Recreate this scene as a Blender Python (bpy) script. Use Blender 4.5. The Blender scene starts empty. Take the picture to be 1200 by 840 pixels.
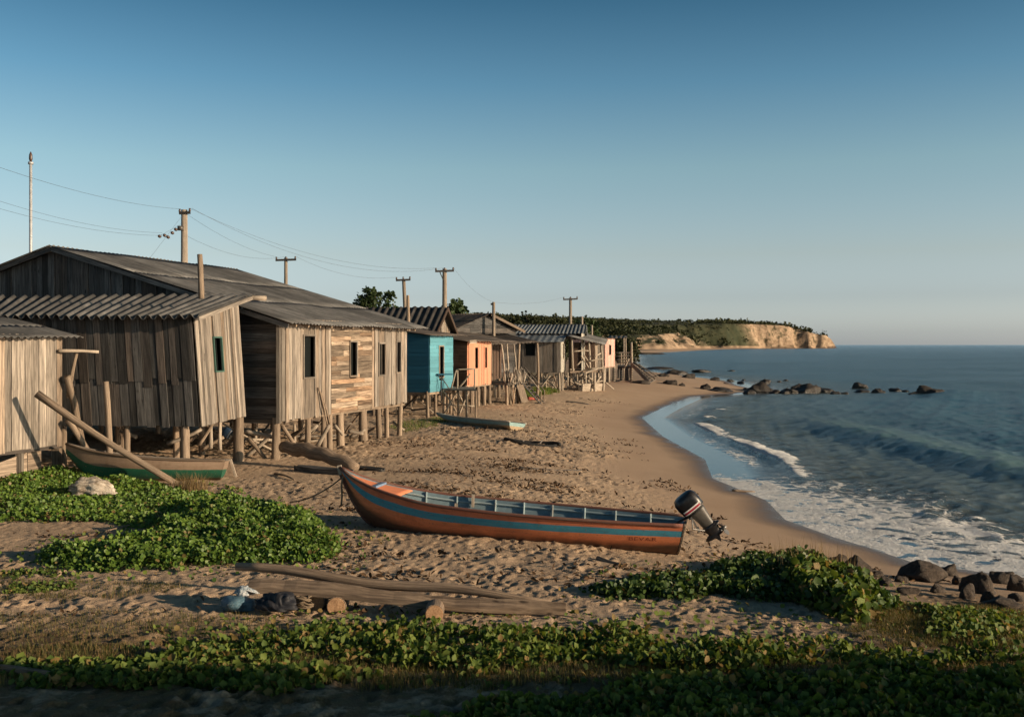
import bpy, math, random
import numpy as np
from mathutils import Vector, Matrix
random.seed(7); rng = np.random.default_rng(11)
R = math.radians
C = bpy.context.scene.collection
ZC = 4.2; F = 1200.0
# ------------------------------------------------------------------ helpers
def at(px, py, d):
    return Vector(((px-600)/F*d, d, ZC-(py-404)/F*d))
SHORE = np.array([(90,-40),(40,-8),(24,6),(16,13.5),(11.8,17.0),(9.3,18.7),(8.0,19.8),(7.7,21.0),(7.3,22.4),(6.85,24.5),(7.15,27.5),
 (6.85,30.0),(6.6,32.1),(7.35,37.3),(7.2,46.5),(7.75,58.6),(10.6,69),(14.6,82),(19.5,88),(23,93),(23.5,105),(25,118),(24.5,128),(20.7,148),
 (23,180),(27,229),(40,330),(55,458),(81,560),(147,800),(235,1060),(292,1190),(325,1215),(345,1224),(372,1228),(392,1245),(398,1270),(388,1340),(350,1700),(100,2600),(-500,5000),(-9000,9000)], float)
def sdist(X, Y, pts=SHORE):
    shp = X.shape; P = np.stack([X.ravel(), Y.ravel()], 1).astype(np.float32)
    best = np.full(len(P), 1e9, np.float32); sgn = np.ones(len(P), np.float32); tt = np.zeros(len(P), np.float32)
    for i in range(len(pts)-1):
        a = pts[i]; b = pts[i+1]; ab = b-a; L2 = (ab**2).sum()
        ap = P-a.astype(np.float32)
        t = np.clip((ap@ab.astype(np.float32))/L2, 0, 1)
        d = ap-t[:,None]*ab.astype(np.float32); dd = np.sqrt((d**2).sum(1))
        cr = ab[0]*ap[:,1]-ab[1]*ap[:,0]
        m = dd < best-1e-5
        best[m] = dd[m]; sgn[m] = np.sign(cr[m])
    # sign by crossing test (robust): land is left of the path
    inside = np.zeros(len(P), bool)
    poly = np.vstack([pts, [(-9000,-9000),(90,-9000)]])
    n = len(poly)
    for i in range(n):
        x0,y0 = poly[i]; x1,y1 = poly[(i+1)%n]
        if y0 == y1: continue
        c = ((y0 > P[:,1]) != (y1 > P[:,1])) & (P[:,0] < (x1-x0)*(P[:,1]-y0)/(y1-y0)+x0)
        inside ^= c
    s = np.where(inside, best, -best)
    return s.reshape(shp)
def sstep(a, b, x):
    t = np.clip((x-a)/(b-a), 0, 1); return t*t*(3-2*t)
def fbm(X, Y, scale, oct=4, seed=0, gain=0.5):
    r = np.random.default_rng(seed); out = np.zeros_like(X, dtype=np.float32); amp = 1.0; tot = 0
    for o in range(oct):
        f = 2.0**o/scale
        T = r.random((64,64)).astype(np.float32)
        u = X*f+r.random()*64; v = Y*f+r.random()*64
        iu = np.floor(u).astype(np.int64); iv = np.floor(v).astype(np.int64)
        fu = (u-iu).astype(np.float32); fv = (v-iv).astype(np.float32)
        fu = fu*fu*(3-2*fu); fv = fv*fv*(3-2*fv)
        a = T[iu%64, iv%64]; b = T[(iu+1)%64, iv%64]; c = T[iu%64,(iv+1)%64]; d = T[(iu+1)%64,(iv+1)%64]
        out += amp*((a*(1-fu)+b*fu)*(1-fv)+(c*(1-fu)+d*fu)*fv-0.5)
        tot += amp; amp *= gain
    return out/tot
def H0(X, Y, sd=None):
    """ground height without footprints"""
    X = np.asarray(X, float); Y = np.asarray(Y, float)
    if sd is None: sd = sdist(X, Y)
    z = 0.92*sstep(-1.5, 9.0, sd)-0.92*sstep(-1.5,9.0,np.float64(0.0))
    z = np.where(sd < 0, np.maximum(-0.10*np.abs(sd)**1.1, -4.0), z)
    z = z+0.10*sstep(4, 20, sd)
    lnd = sstep(3, 8, sd)*(1-sstep(120, 200, Y))
    z = z+lnd*(0.10*fbm(X, Y, 5.0, 3, 5)+0.05*fbm(X,Y,1.3,3,6))
    # low dune by the camera, leaning up towards the viewer and to the left
    z = z+0.30*sstep(13.5, 8.0, Y)*sstep(1, 6, sd)
    # hills far along the coast
    hh = np.interp(Y, [110, 200, 450, 800, 930, 1150, 1300, 2000], [0, 2.5, 7, 11.5, 16, 28, 31, 33])
    cl = np.interp(Y, [110, 300, 470, 760, 900, 1040, 1090, 1160, 1200, 1300, 2000], [30, 40, 45, 20, 14, 75, 75, 16, 11, 9, 12])
    st = np.interp(Y, [110, 300, 470, 700, 760, 950, 1050, 1120, 1190, 1220], [25, 30, 45, 25, 14, 14, 55, 30, 3, 2])
    n = fbm(X, Y, 60.0, 5, 21)
    rug = fbm(X, Y, 34.0, 4, 23); rug2 = np.abs(fbm(X, Y, 22.0, 4, 24))
    st2 = st*(1+1.2*n)+(cl*.9+10*(Y > 500))*rug+(Y > 500)*26*(rug2-.12)
    k = np.clip((sd-st2)/cl, 0, 1)
    k = k**0.8
    tp = 1-.42*sstep(318, 390, X)*sstep(1100, 1150, Y)-.10*sstep(230, 318, X)
    hill = hh*k*tp*(1+0.22*fbm(X, Y, 120.0, 4, 22))
    hill = hill+hh*0.28*sstep(0, 450, sd-st2-cl)*(1-sstep(330, 60, X)*0.0)*sstep(430, 250, X)*sstep(300,700,Y)
    return z+np.where(Y > 110, hill, 0)
def h(x, y):
    return float(H0(np.array([x]), np.array([y]))[0])
def G(px, py):
    """the ground point seen at a pixel (height and distance solved together)"""
    z = 1.0
    for _ in range(12):
        d = (ZC-z)*F/max(py-404, 0.5); x = (px-600)/F*d
        z = 0.5*z+0.5*h(x, d)
    return Vector((x, d, h(x, d)))
# ------------------------------------------------------------------ meshes
def wpos(o):
    p = Vector((0,0,0))
    while o is not None:
        p += o.location; o = o.parent
    return p
def tag(o, label=None, cat=None, group=None, kind=None):
    if label: o['label'] = label
    if cat: o['category'] = cat
    if group: o['group'] = group
    if kind: o['kind'] = kind
    return o
def thing(name, label, cat, loc=(0,0,0), group=None):
    o = bpy.data.objects.new(name, None); C.objects.link(o); o.location = loc; o.empty_display_size = .2
    return tag(o, label, cat, group)
def np_mesh(name, V, faces, mat=None, parent=None, attrs=None, smooth=False, label=None, orig=None):
    """faces: (n,k) int array or list of such arrays"""
    V = np.asarray(V, np.float32)
    if orig is None: orig = wpos(parent) if parent else Vector((0,0,0))
    V = V-np.array(orig, np.float32)
    if not isinstance(faces, (list, tuple)): faces = [faces]
    faces = [np.asarray(f, np.int32) for f in faces if len(f)]
    me = bpy.data.meshes.new(name)
    me.vertices.add(len(V)); me.vertices.foreach_set('co', V.ravel())
    nl = sum(f.size for f in faces); npoly = sum(len(f) for f in faces)
    me.loops.add(nl); me.loops.foreach_set('vertex_index', np.concatenate([f.ravel() for f in faces]))
    me.polygons.add(npoly)
    tot = np.concatenate([np.full(len(f), f.shape[1], np.int32) for f in faces])
    st = np.concatenate([[0], np.cumsum(tot)[:-1]]).astype(np.int32)
    me.polygons.foreach_set('loop_start', st); me.polygons.foreach_set('loop_total', tot)
    if smooth: me.polygons.foreach_set('use_smooth', np.ones(npoly, bool))
    me.update(calc_edges=True)
    for k, a in (attrs or {}).items():
        a = np.asarray(a, np.float32)
        if a.ndim == 1:
            at_ = me.attributes.new(k, 'FLOAT', 'POINT'); at_.data.foreach_set('value', a)
        else:
            at_ = me.attributes.new(k, 'FLOAT_VECTOR', 'POINT'); at_.data.foreach_set('vector', a.ravel())
    me.validate()
    if mat: me.materials.append(mat)
    o = bpy.data.objects.new(name, me); C.objects.link(o)
    if parent: o.parent = parent
    else: o.location = orig
    if label: o['label'] = label
    return o
def frame(d):
    d = Vector(d).normalized(); u = Vector((0,0,1)) if abs(d.z) < .9 else Vector((1,0,0))
    s = d.cross(u).normalized(); t = s.cross(d).normalized()
    return d, s, t
class MB:
    """collects shapes for ONE mesh object"""
    def __init__(s): s.v=[]; s.f=[]; s.g=[]; s.r=[]
    def pts(s, P, faces, grain=(0,0,1), across=(1,0,0), rnd=None):
        b = len(s.v); g = Vector(grain); a = Vector(across); c = g.cross(a)
        if rnd is None: rnd = random.random()
        off = random.random()*40
        for p in P:
            p = Vector(p); s.v.append(p); s.g.append((p.dot(g)+off, p.dot(a)+off, p.dot(c))); s.r.append(rnd)
        for f in faces: s.f.append(tuple(b+i for i in f))
        return s
    def prism(s, ring0, ring1, **k):
        n = len(ring0); fs = [(i, (i+1)%n, n+(i+1)%n, n+i) for i in range(n)]
        fs += [tuple(range(n))[::-1], tuple(range(n, 2*n))]
        return s.pts(list(ring0)+list(ring1), fs, **k)
    def beam(s, a, b, w, t, up=None, rnd=None, twist=0):
        a = Vector(a); b = Vector(b); d = (b-a).normalized()
        u = Vector(up) if up else (Vector((0,0,1)) if abs(d.z) < .9 else Vector((1,0,0)))
        sx = d.cross(u).normalized(); tx = sx.cross(d).normalized()
        if twist:
            sx, tx = sx*math.cos(twist)+tx*math.sin(twist), tx*math.cos(twist)-sx*math.sin(twist)
        r = [sx*i*w/2+tx*j*t/2 for i, j in ((-1,-1),(1,-1),(1,1),(-1,1))]
        return s.prism([a+q for q in r], [b+q for q in r], grain=d, across=sx, rnd=rnd)
    def box(s, c, sx, sy, sz, rnd=None):
        c = Vector(c); return s.beam(c-Vector((0,0,sz/2)), c+Vector((0,0,sz/2)), sy, sx, rnd=rnd)
    def tube(s, pts, radii, n=8, rnd=None, wob=0.0, cap=True):
        P = [Vector(p) for p in pts]
        if not hasattr(radii, '__len__'): radii = [radii]*len(P)
        b = len(s.v); rnd = random.random() if rnd is None else rnd; off = random.random()*40; L = 0
        d0, u, w = frame(P[1]-P[0])
        for i, p in enumerate(P):
            d = (P[min(i+1, len(P)-1)]-P[max(i-1, 0)]).normalized()
            u = (u-d*u.dot(d)).normalized(); w = d.cross(u)
            if i: L += (p-P[i-1]).length
            for k in range(n):
                a = 2*math.pi*k/n; r = radii[i]*(1+wob*(random.random()-.5))
                s.v.append(p+(u*math.cos(a)+w*math.sin(a))*r); s.g.append((L+off, math.cos(a)*r*2+off, math.sin(a)*r*2)); s.r.append(rnd)
        for i in range(len(P)-1):
            for k in range(n):
                s.f.append((b+i*n+k, b+i*n+(k+1)%n, b+(i+1)*n+(k+1)%n, b+(i+1)*n+k))
        if cap:
            s.f.append(tuple(b+k for k in range(n))[::-1]); e = b+(len(P)-1)*n; s.f.append(tuple(e+k for k in range(n)))
        return s
    def build(s, name, mat, parent=None, smooth=False, label=None, orig=None, bevel=0):
        if orig is None: orig = wpos(parent) if parent else (Vector((0,0,0)))
        me = bpy.data.meshes.new(name)
        me.from_pydata([tuple(v-Vector(orig)) for v in s.v], [], s.f); 
        a = me.attributes.new('gr', 'FLOAT_VECTOR', 'POINT'); a.data.foreach_set('vector', np.array(s.g, np.float32).ravel())
        a = me.attributes.new('rnd', 'FLOAT', 'POINT'); a.data.foreach_set('value', np.array(s.r, np.float32))
        if smooth: me.polygons.foreach_set('use_smooth', [True]*len(me.polygons))
        me.update(); 
        import bmesh
        bm = bmesh.new(); bm.from_mesh(me); bmesh.ops.recalc_face_normals(bm, faces=bm.faces); bm.to_mesh(me); bm.free()
        me.materials.append(mat)
        o = bpy.data.objects.new(name, me); C.objects.link(o)
        if parent: o.parent = parent
        else: o.location = orig
        if bevel:
            m = o.modifiers.new('bevel', 'BEVEL'); m.width = bevel; m.segments = 2; m.limit_method = 'ANGLE'
        if label: o['label'] = label
        return o
def bent(a, b, n=5, k=0.04):
    a = Vector(a); b = Vector(b); L = (b-a).length
    q = Vector((random.uniform(-1,1), random.uniform(-1,1), random.uniform(-1,1)))*L*k
    out = []
    for i in range(n):
        t = i/(n-1); out.append(a.lerp(b, t)+q*math.sin(math.pi*t)+Vector((random.uniform(-1,1), random.uniform(-1,1), random.uniform(-.3,.3)))*L*k*.15*(0 < i < n-1))
    return out
def log_tube(mb, a, b, r0, r1=None, k=.03, n=8, segs=6, rnd=None):
    r1 = r0*.8 if r1 is None else r1
    return mb.tube(bent(a, b, segs, k), [r0+(r1-r0)*i/(segs-1) for i in range(segs)], n=n, rnd=rnd, wob=.18)
# ------------------------------------------------------------------ materials
def mat(name):
    m = bpy.data.materials.new(name); m.use_nodes = True; nt = m.node_tree; nt.nodes.clear()
    return m, NT(nt)
class NT:
    def __init__(s, nt): s.nt = nt
    def n(s, t, **kw):
        nd = s.nt.nodes.new(t)
        for k, v in kw.items():
            if k[0] == '_': setattr(nd, k[1:], v)
            else:
                key = int(k[1:]) if k[0] == 'i' and k[1:].isdigit() else k.replace('_', ' ')
                s.set(nd.inputs[key], v)
        return nd
    def set(s, inp, v):
        if isinstance(v, bpy.types.NodeSocket): s.nt.links.new(v, inp)
        elif isinstance(v, bpy.types.Node): s.nt.links.new(v.outputs[0], inp)
        else:
            if isinstance(v, (tuple, list)) and len(v) == 3 and len(inp.default_value) == 4: v = (*v, 1)
            inp.default_value = v
    def attr(s, name, vec=False):
        nd = s.nt.nodes.new('ShaderNodeAttribute'); nd.attribute_name = name
        return nd.outputs['Vector'] if vec else nd.outputs['Fac']
    def math(s, op, a, b=0.0, c=None, clamp=False):
        nd = s.n('ShaderNodeMath', _operation=op, _use_clamp=clamp, i0=a, i1=b)
        if c is not None: s.set(nd.inputs[2], c)
        return nd.outputs[0]
    def vscale(s, v, sc):
        return s.n('ShaderNodeVectorMath', _operation='MULTIPLY', i0=v, i1=sc).outputs[0]
    def noise(s, v, scale=1.0, det=4, rough=.55, dist=0.0):
        return s.n('ShaderNodeTexNoise', Vector=v, Scale=scale, Detail=det, Roughness=rough, Distortion=dist).outputs[0]
    def ramp(s, f, stops, interp='LINEAR'):
        nd = s.nt.nodes.new('ShaderNodeValToRGB'); s.set(nd.inputs[0], f); cr = nd.color_ramp; cr.interpolation = interp
        while len(cr.elements) < len(stops): cr.elements.new(.5)
        for e, (p, c) in zip(cr.elements, stops):
            e.position = p; e.color = (*c, 1) if hasattr(c, '__len__') else (c, c, c, 1)
        return nd.outputs[0]
    def mix(s, f, a, b, mode='MIX'):
        nd = s.nt.nodes.new('ShaderNodeMix'); nd.data_type = 'RGBA'; nd.blend_type = mode
        s.set(nd.inputs['Factor'], f); s.set(nd.inputs[6], a); s.set(nd.inputs[7], b); return nd.outputs[2]
    def mr(s, v, a, b, c=0.0, d=1.0):
        return s.n('ShaderNodeMapRange', Value=v, i1=a, i2=b, i3=c, i4=d).outputs[0]
    def bump(s, hgt, strength=.5, dist=.01, normal=None):
        nd = s.n('ShaderNodeBump', Strength=strength, Distance=dist, Height=hgt)
        if normal is not None: s.set(nd.inputs['Normal'], normal)
        return nd.outputs[0]
    def pbsdf(s, col, rough=.8, normal=None, out=True, **kw):
        nd = s.n('ShaderNodeBsdfPrincipled', Base_Color=col, Roughness=rough, **kw)
        if normal is not None: s.set(nd.inputs['Normal'], normal)
        if out: s.out(nd.outputs[0])
        return nd.outputs[0]
    def out(s, sh):
        o = s.nt.nodes.new('ShaderNodeOutputMaterial'); s.set(o.inputs[0], sh)
def pos(n): return n.n('ShaderNodeNewGeometry').outputs['Position']
def wood(name, dark, light, var=.35, paint=None, wear=.5, rough=.85, bstr=.6, warm=None):
    m, n = mat(name); g = n.attr('gr', True); r = n.attr('rnd')
    fine = n.noise(n.vscale(g, (1.3, 26, 26)), 1.0, 6, .7, .5)
    brd = n.noise(n.vscale(g, (.7, 7, 7)), 1.0, 4, .6)
    knots = n.noise(n.vscale(g, (2.5, 9, 9)), 1.0, 2, .5)
    col = n.mix(n.mr(fine, .36, .64), dark, light)
    col = n.mix(n.mr(brd, .35, .7, 0, .55), col, tuple(c*.55 for c in dark))
    v = n.math('ADD', 1-var, n.math('MULTIPLY', r, 2*var))
    col = n.mix(1.0, col, v, 'MULTIPLY')
    if warm:   # some boards browner than their neighbours
        w = n.math('FRACT', n.math('MULTIPLY', r, 7.31))
        col = n.mix(n.mr(w, .55, 1.0, 0, .7), col, n.mix(1.0, col, warm, 'MULTIPLY'))
    col = n.mix(n.mr(knots, .70, .76), col, tuple(c*.4 for c in dark))
    hgt = n.math('ADD', fine, n.math('MULTIPLY', brd, .5))
    if paint:
        pw = n.noise(n.vscale(g, (2.2, 10, 10)), 1.0, 6, .7)
        pv = n.mix(1.0, paint, n.math('ADD', .82, n.math('MULTIPLY', r, .36)), 'MULTIPLY')
        pv = n.mix(n.mr(brd, .4, .75, 0, .3), pv, tuple(c*.6 for c in paint))
        col = n.mix(n.mr(pw, wear, wear+.08), pv, col)
    n.pbsdf(col, rough, n.bump(hgt, bstr, .006), Specular_IOR_Level=.25)
    return m
def plain(name, col, rough=.6, metal=0.0, nscale=6.0, var=.25, bstr=.2, dirt=None):
    m, n = mat(name); p = n.n('ShaderNodeTexCoord').outputs['Object']
    a = n.noise(p, nscale, 6, .65)
    c = n.mix(n.mr(a, .3, .7), tuple(x*(1-var) for x in col), tuple(min(1, x*(1+var)) for x in col))
    if dirt:
        c = n.mix(n.mr(n.noise(p, nscale*.6, 5, .7), .5, .68, 0, .8), c, dirt)
    n.pbsdf(c, rough, n.bump(n.noise(p, nscale*6, 3), bstr, .004), Metallic=metal)
    return m
M = {}
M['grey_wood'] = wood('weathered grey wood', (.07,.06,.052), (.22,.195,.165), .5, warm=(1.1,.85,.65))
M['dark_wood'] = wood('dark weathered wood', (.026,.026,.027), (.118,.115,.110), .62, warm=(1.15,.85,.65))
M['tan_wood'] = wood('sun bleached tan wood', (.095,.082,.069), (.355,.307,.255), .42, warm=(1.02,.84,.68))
M['brown_wood'] = wood('brown streaky wood', (.07,.05,.036), (.43,.34,.25), .55, warm=(1.0,.74,.55))
M['post_wood'] = wood('round post wood', (.13,.095,.068), (.36,.28,.205), .22)
M['pale_wood'] = wood('pale stripped wood', (.22,.18,.14), (.46,.39,.31), .15)
M['log_wood'] = wood('driftwood log', (.11,.08,.06), (.36,.27,.19), .15)
M['cut_wood'] = wood('sawn log end', (.28,.16,.085), (.52,.33,.19), .1)
M['deep_teal'] = wood('teal painted boards', (.05,.05,.05), (.12,.11,.10), .15, paint=(.018,.10,.165), wear=.66)
M['light_teal'] = wood('turquoise painted boards', (.10,.10,.09), (.24,.23,.2), .15, paint=(.085,.25,.31), wear=.62)
M['orange_boards'] = wood('orange painted boards', (.14,.09,.06), (.3,.2,.14), .12, paint=(.50,.235,.145), wear=.62)
M['brown_boards'] = wood('dark brown boards', (.045,.028,.02), (.13,.085,.06), .4)
M['pink_boards'] = wood('pink painted boards', (.2,.15,.12), (.4,.3,.25), .12, paint=(.56,.34,.28), wear=.64)
M['white_boards'] = wood('off white painted boards', (.2,.18,.14), (.4,.36,.3), .1, paint=(.40,.375,.32), wear=.66)
def roofmat(name, a, b, rust=(.10,.055,.035), streak=.4):
    m, n = mat(name); g = n.attr('gr', True); r = n.attr('rnd')
    st = n.noise(n.vscale(g, (.8, 9, 3)), 1.0, 6, .7); bl = n.noise(n.vscale(g, (1.4,1.4,1.4)), 1.0, 6, .7)
    c = n.mix(n.mr(st, .3, .7), a, b)
    c = n.mix(n.mr(bl, .42, .68, 0, .7), c, tuple(x*.5 for x in a))
    c = n.mix(n.mr(n.noise(n.vscale(g, (1.1,4,2)), 1.3, 5, .7), .58, .72, 0, streak), c, rust)
    c = n.mix(1.0, c, n.math('ADD', .7, n.math('MULTIPLY', r, .6)), 'MULTIPLY')
    n.pbsdf(c, .75, n.bump(n.math('ADD', st, bl), .35, .008), Specular_IOR_Level=.3)
    return m
M['roof_grey'] = roofmat('grey corrugated roofing', (.062,.063,.063), (.175,.172,.165))
M['roof_brown'] = roofmat('brown grey roofing', (.055,.048,.042), (.17,.14,.115), streak=.6)
M['roof_dark'] = roofmat('dark corrugated roofing', (.025,.024,.024), (.085,.078,.072))
M['roof_blue'] = roofmat('blue grey corrugated roofing', (.10,.115,.125), (.21,.23,.24), streak=.15)
M['black'] = plain('black cloth', (.012,.013,.018), .7)  # even near-black cloth
M['motor_black'] = plain('black motor plastic', (.010,.010,.012), .38, var=.3, dirt=(.05,.045,.04))
M['motor_grey'] = plain('grey motor casting', (.075,.07,.062), .5, .2, dirt=(.03,.03,.03))
M['motor_silver'] = plain('worn silver metal', (.20,.195,.185), .5, .6)
M['decal_white'] = plain('white decal', (.62,.60,.58), .5, var=.1)
M['decal_red'] = plain('red decal', (.32,.02,.04), .5, var=.2)
M['rope'] = plain('old rope', (.16,.12,.08), .95, nscale=40)
M['wire'] = plain('cable', (.05,.05,.055), .6)
M['steel'] = plain('galvanised mast', (.38,.39,.40), .5, .3)
M['ceramic'] = plain('brown insulator', (.06,.035,.025), .4)
M['pole_wood'] = wood('utility pole wood', (.15,.12,.09), (.33,.27,.21), .15)
m, n = mat('black window backing'); n.pbsdf((.006,.008,.008), .6, Specular_IOR_Level=.1); M['dark_inside'] = m  # shade of the room inside, put into a dull near-black colour
# ------------------------------------------------------------------ the setting: ground, sea, sky
SUN_AZ = math.atan2(.94, -.345); SUN_EL = R(12.5)
def axis_rows(y0, segs):
    out = [y0]; 
    for y1, k in segs:
        while out[-1] < y1: out.append(out[-1]+max(out[-1]+0.0, 4)*k)
    return np.array(out)
def grid(rows, t, off=8.0):
    Y, T = np.meshgrid(rows, t, indexing='ij'); X = T*(Y+off); return X, Y
def quads(mask):
    nr, nc = mask.shape
    idx = np.arange(nr*nc).reshape(nr, nc)
    ok = mask[:-1,:-1] | mask[1:,:-1] | mask[:-1,1:] | mask[1:,1:]
    q = np.stack([idx[:-1,:-1], idx[:-1,1:], idx[1:,1:], idx[1:,:-1]], -1)[ok]
    return q
def compact(V, q, attrs):
    used = np.zeros(len(V), bool); used[q.ravel()] = True
    mp = np.cumsum(used)-1
    return V[used], mp[q], {k: a[used] for k, a in attrs.items()}
# --- footprints: a height map of trodden pits over the dry sand
FX0, FY0, FC = -32.0, 6.0, 0.035
fnx, fny = int(46/FC), int(76/FC)
foot = np.zeros((fny, fnx), np.float32)
def stamp(x, y, L, W, a, dep, rim=.45):
    r = int(max(L, W)*2.0/FC)+1
    i = int((y-FY0)/FC); j = int((x-FX0)/FC)
    if i-r < 0 or j-r < 0 or i+r+1 >= fny or j+r+1 >= fnx: return
    yy, xx = np.mgrid[-r:r+1, -r:r+1]*FC
    u = xx*math.cos(a)+yy*math.sin(a); v = -xx*math.sin(a)+yy*math.cos(a)
    q = (u/L)**2+(v/W)**2
    foot[i-r:i+r+1, j-r:j+r+1] += dep*(-np.exp(-q*2.2)+rim*np.exp(-(np.sqrt(q)-1.15)**2*7))
for _ in range(60000):
    y = 7+74*random.random()**1.35; x = random.uniform(-31, 13)
    stamp(x, y, random.uniform(.07,.15), random.uniform(.045,.085), random.uniform(0, math.pi), random.uniform(.015,.045))
for _ in range(2600):
    y = 7+60*random.random()**1.2; x = random.uniform(-30, 12)
    stamp(x, y, random.uniform(.25,.6), random.uniform(.15,.4), random.uniform(0, math.pi), random.uniform(-.035,.035), .1)
foot = np.clip(foot, -.085, .06)
def samp(X, Y):
    u = np.clip((X-FX0)/FC, 0, fnx-2); v = np.clip((Y-FY0)/FC, 0, fny-2)
    iu = u.astype(int); iv = v.astype(int); fu = u-iu; fv = v-iv
    return (foot[iv,iu]*(1-fu)+foot[iv,iu+1]*fu)*(1-fv)+(foot[iv+1,iu]*(1-fu)+foot[iv+1,iu+1]*fu)*fv
rows = axis_rows(3.0, [(75, .0042), (300, .0075), (1500, .005), (5200, .03)])
t = np.concatenate([np.linspace(-2.2, -.66, 50)[:-1], np.linspace(-.66, .66, 860), np.linspace(.66, 2.2, 50)[1:]])
X, Y = grid(rows, t)
sd = sdist(X, Y)
Z = H0(X, Y, sd)
jit = fbm(X, Y, 3.0, 3, 40)
patchy = .40+.70*sstep(-.16, .06, fbm(X, Y, 4.5, 3, 44))
tramp = sstep(2.9+2.5*jit, 4.9+2.5*jit, sd)*(1-sstep(70, 80, Y))*sstep(6.5, 8, Y)
Z = Z+samp(X, Y)*(tramp*patchy*(.95+.9*sstep(17, 34, Y))+.05*sstep(1,3,sd))
Z = Z+.012*fbm(X, Y, .8, 3, 41)*sstep(.8, 3, sd)*(Y < 90)
gy = np.gradient(Z, axis=0)/np.gradient(Y, axis=0); gx = np.gradient(Z, axis=1)/np.gradient(X, axis=1)
slope = np.sqrt(gx**2+gy**2)*(Y > 110)
hillz = np.where(Y > 110, np.clip(Z-1.2, 0, 99), 0)
# low plants and litter near the camera, thin grass round the houses
lit = sstep(12.4, 10.2, Y+1.2*fbm(X, Y, 2.2, 3, 51))*sstep(2, 4, sd)
lit = np.maximum(lit, sstep(4.0, 6.5, X+1.5*fbm(X,Y,2.,3,52))*sstep(16.5, 14.5, Y)*sstep(.8, 2.5, sd)*.8)
grs = sstep(.02, .16, fbm(X, Y, 6.0, 4, 53))*sstep(14, 22, sd+.0*Y)*(Y > 36)*(Y<150)*sstep(-.10, -.16, X/np.maximum(Y,1))*0.0
grs = np.maximum(grs, sstep(10,26, sd)*sstep(60, 100, Y)*(Y < 700))
cm = np.maximum(sstep(540, 640, Y)*sstep(960, 860, Y), sstep(1165, 1190, Y+20*fbm(X,Y,40.,3,88)))
V = np.stack([X, Y, Z], -1).reshape(-1, 3)
q = quads(sd > -45)
att = dict(sd=sd.ravel(), slope=slope.ravel(), hill=hillz.ravel(), litter=lit.ravel(), grass=grs.ravel(), tramp=tramp.ravel(), cliff=cm.ravel())
V, q, att = compact(V, q, att)
m, n = mat('sand and coastal ground'); P = pos(n)
s = n.attr('sd'); f1 = n.noise(P, 1.2, 6, .6); f2 = n.noise(P, 9.0, 5, .7); f3 = n.noise(P, 60.0, 3, .7)
dry = n.mix(n.mr(f1, .3, .7), (.42,.30,.195), (.52,.385,.26))
dry = n.mix(n.mr(f2, .45, .75, 0, .55), dry, (.29,.195,.125))
dry = n.mix(n.mr(f3, .35, .75, 0, .35), dry, (.20,.14,.10))
damp = n.mix(n.mr(n.noise(n.vscale(P, (.25,.25,1)), 1.0, 5, .6), .3, .7), (.335,.232,.152), (.40,.285,.192))
wet = (.125,.088,.062)
sj = n.math('ADD', s, n.math('MULTIPLY', n.math('SUBTRACT', n.noise(n.vscale(P, (.45,.45,1)), 1.0, 4), .5), 1.6))
c = n.mix(n.mr(sj, .45, 1.5), wet, damp); c = n.mix(n.attr('tramp'), c, dry)
c = n.mix(n.mr(n.noise(P, .35, 5, .6), .50, .62, 0, n.math('MULTIPLY', n.attr('tramp'), .25)), c, (.25,.18,.12))
litc = n.mix(n.mr(f2, .35, .65), (.13,.065,.030), (.085,.070,.028)); litc = n.mix(n.mr(f3, .4, .7), litc, (.16,.11,.055))
c = n.mix(n.math('MULTIPLY', n.attr('litter'), n.mr(n.noise(P, 2.2, 5, .7), .34, .50), clamp=True), c, litc)
c = n.mix(n.math('MULTIPLY', n.attr('grass'), n.mr(n.noise(P, .25, 5, .7), .38, .52), clamp=True), c, n.mix(n.mr(f1, .4, .6), (.055,.062,.022), (.12,.105,.045)))
big = n.noise(P, .02, 6, .65); mid = n.noise(P, .12, 5, .7)
gr = n.mix(n.mr(mid, .35, .65), (.020,.028,.012), (.052,.052,.024)); gr = n.mix(n.mr(big, .45, .65, 0, .5), gr, (.075,.064,.034)) if False else gr
cliff = n.mix(n.mr(n.noise(n.vscale(P, (.10,.10,.22)), 1.0, 6, .75, 1.0), .32, .64), (.12,.075,.045), (.42,.31,.21))
cliff = n.mix(n.mr(mid, .52, .62), cliff, (.065,.055,.030))
steep = n.math('ADD', n.attr('slope'), n.math('MULTIPLY', n.math('SUBTRACT', mid, .5), .45))
hc = n.mix(n.math('MULTIPLY', n.mr(steep, .34, .50), n.attr('cliff')), gr, cliff)
c = n.mix(n.mr(n.attr('hill'), .6, 2.6), c, hc)
ro = n.mr(sj, .3, 1.3, .25, .92)
bh = n.math('ADD', n.math('MULTIPLY', f3, .35), n.math('MULTIPLY', f2, n.math('ADD', .15, n.attr('tramp'))))
n.pbsdf(c, ro, n.bump(bh, .8, .045), Specular_IOR_Level=.3)
tag(np_mesh('ground', V, q, m, attrs=att, smooth=True), kind='structure')
# the ground behind the camera
xb = np.linspace(-60, 60, 121); yb = np.concatenate([np.linspace(-40, 3.0, 60)])
YB, XB = np.meshgrid(yb, xb, indexing='ij'); ZB = H0(XB, YB)-.004
inn = (YB > 2.9) ; ZB[inn] -= .02
SB = sdist(XB, YB)
Vb, qb, ab = compact(np.stack([XB,YB,ZB],-1).reshape(-1,3), quads(SB > -30), dict(sd=SB.ravel(), litter=np.ones(SB.size)))
tag(np_mesh('ground', Vb, qb, m, attrs=ab, smooth=True), kind='structure')
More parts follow.
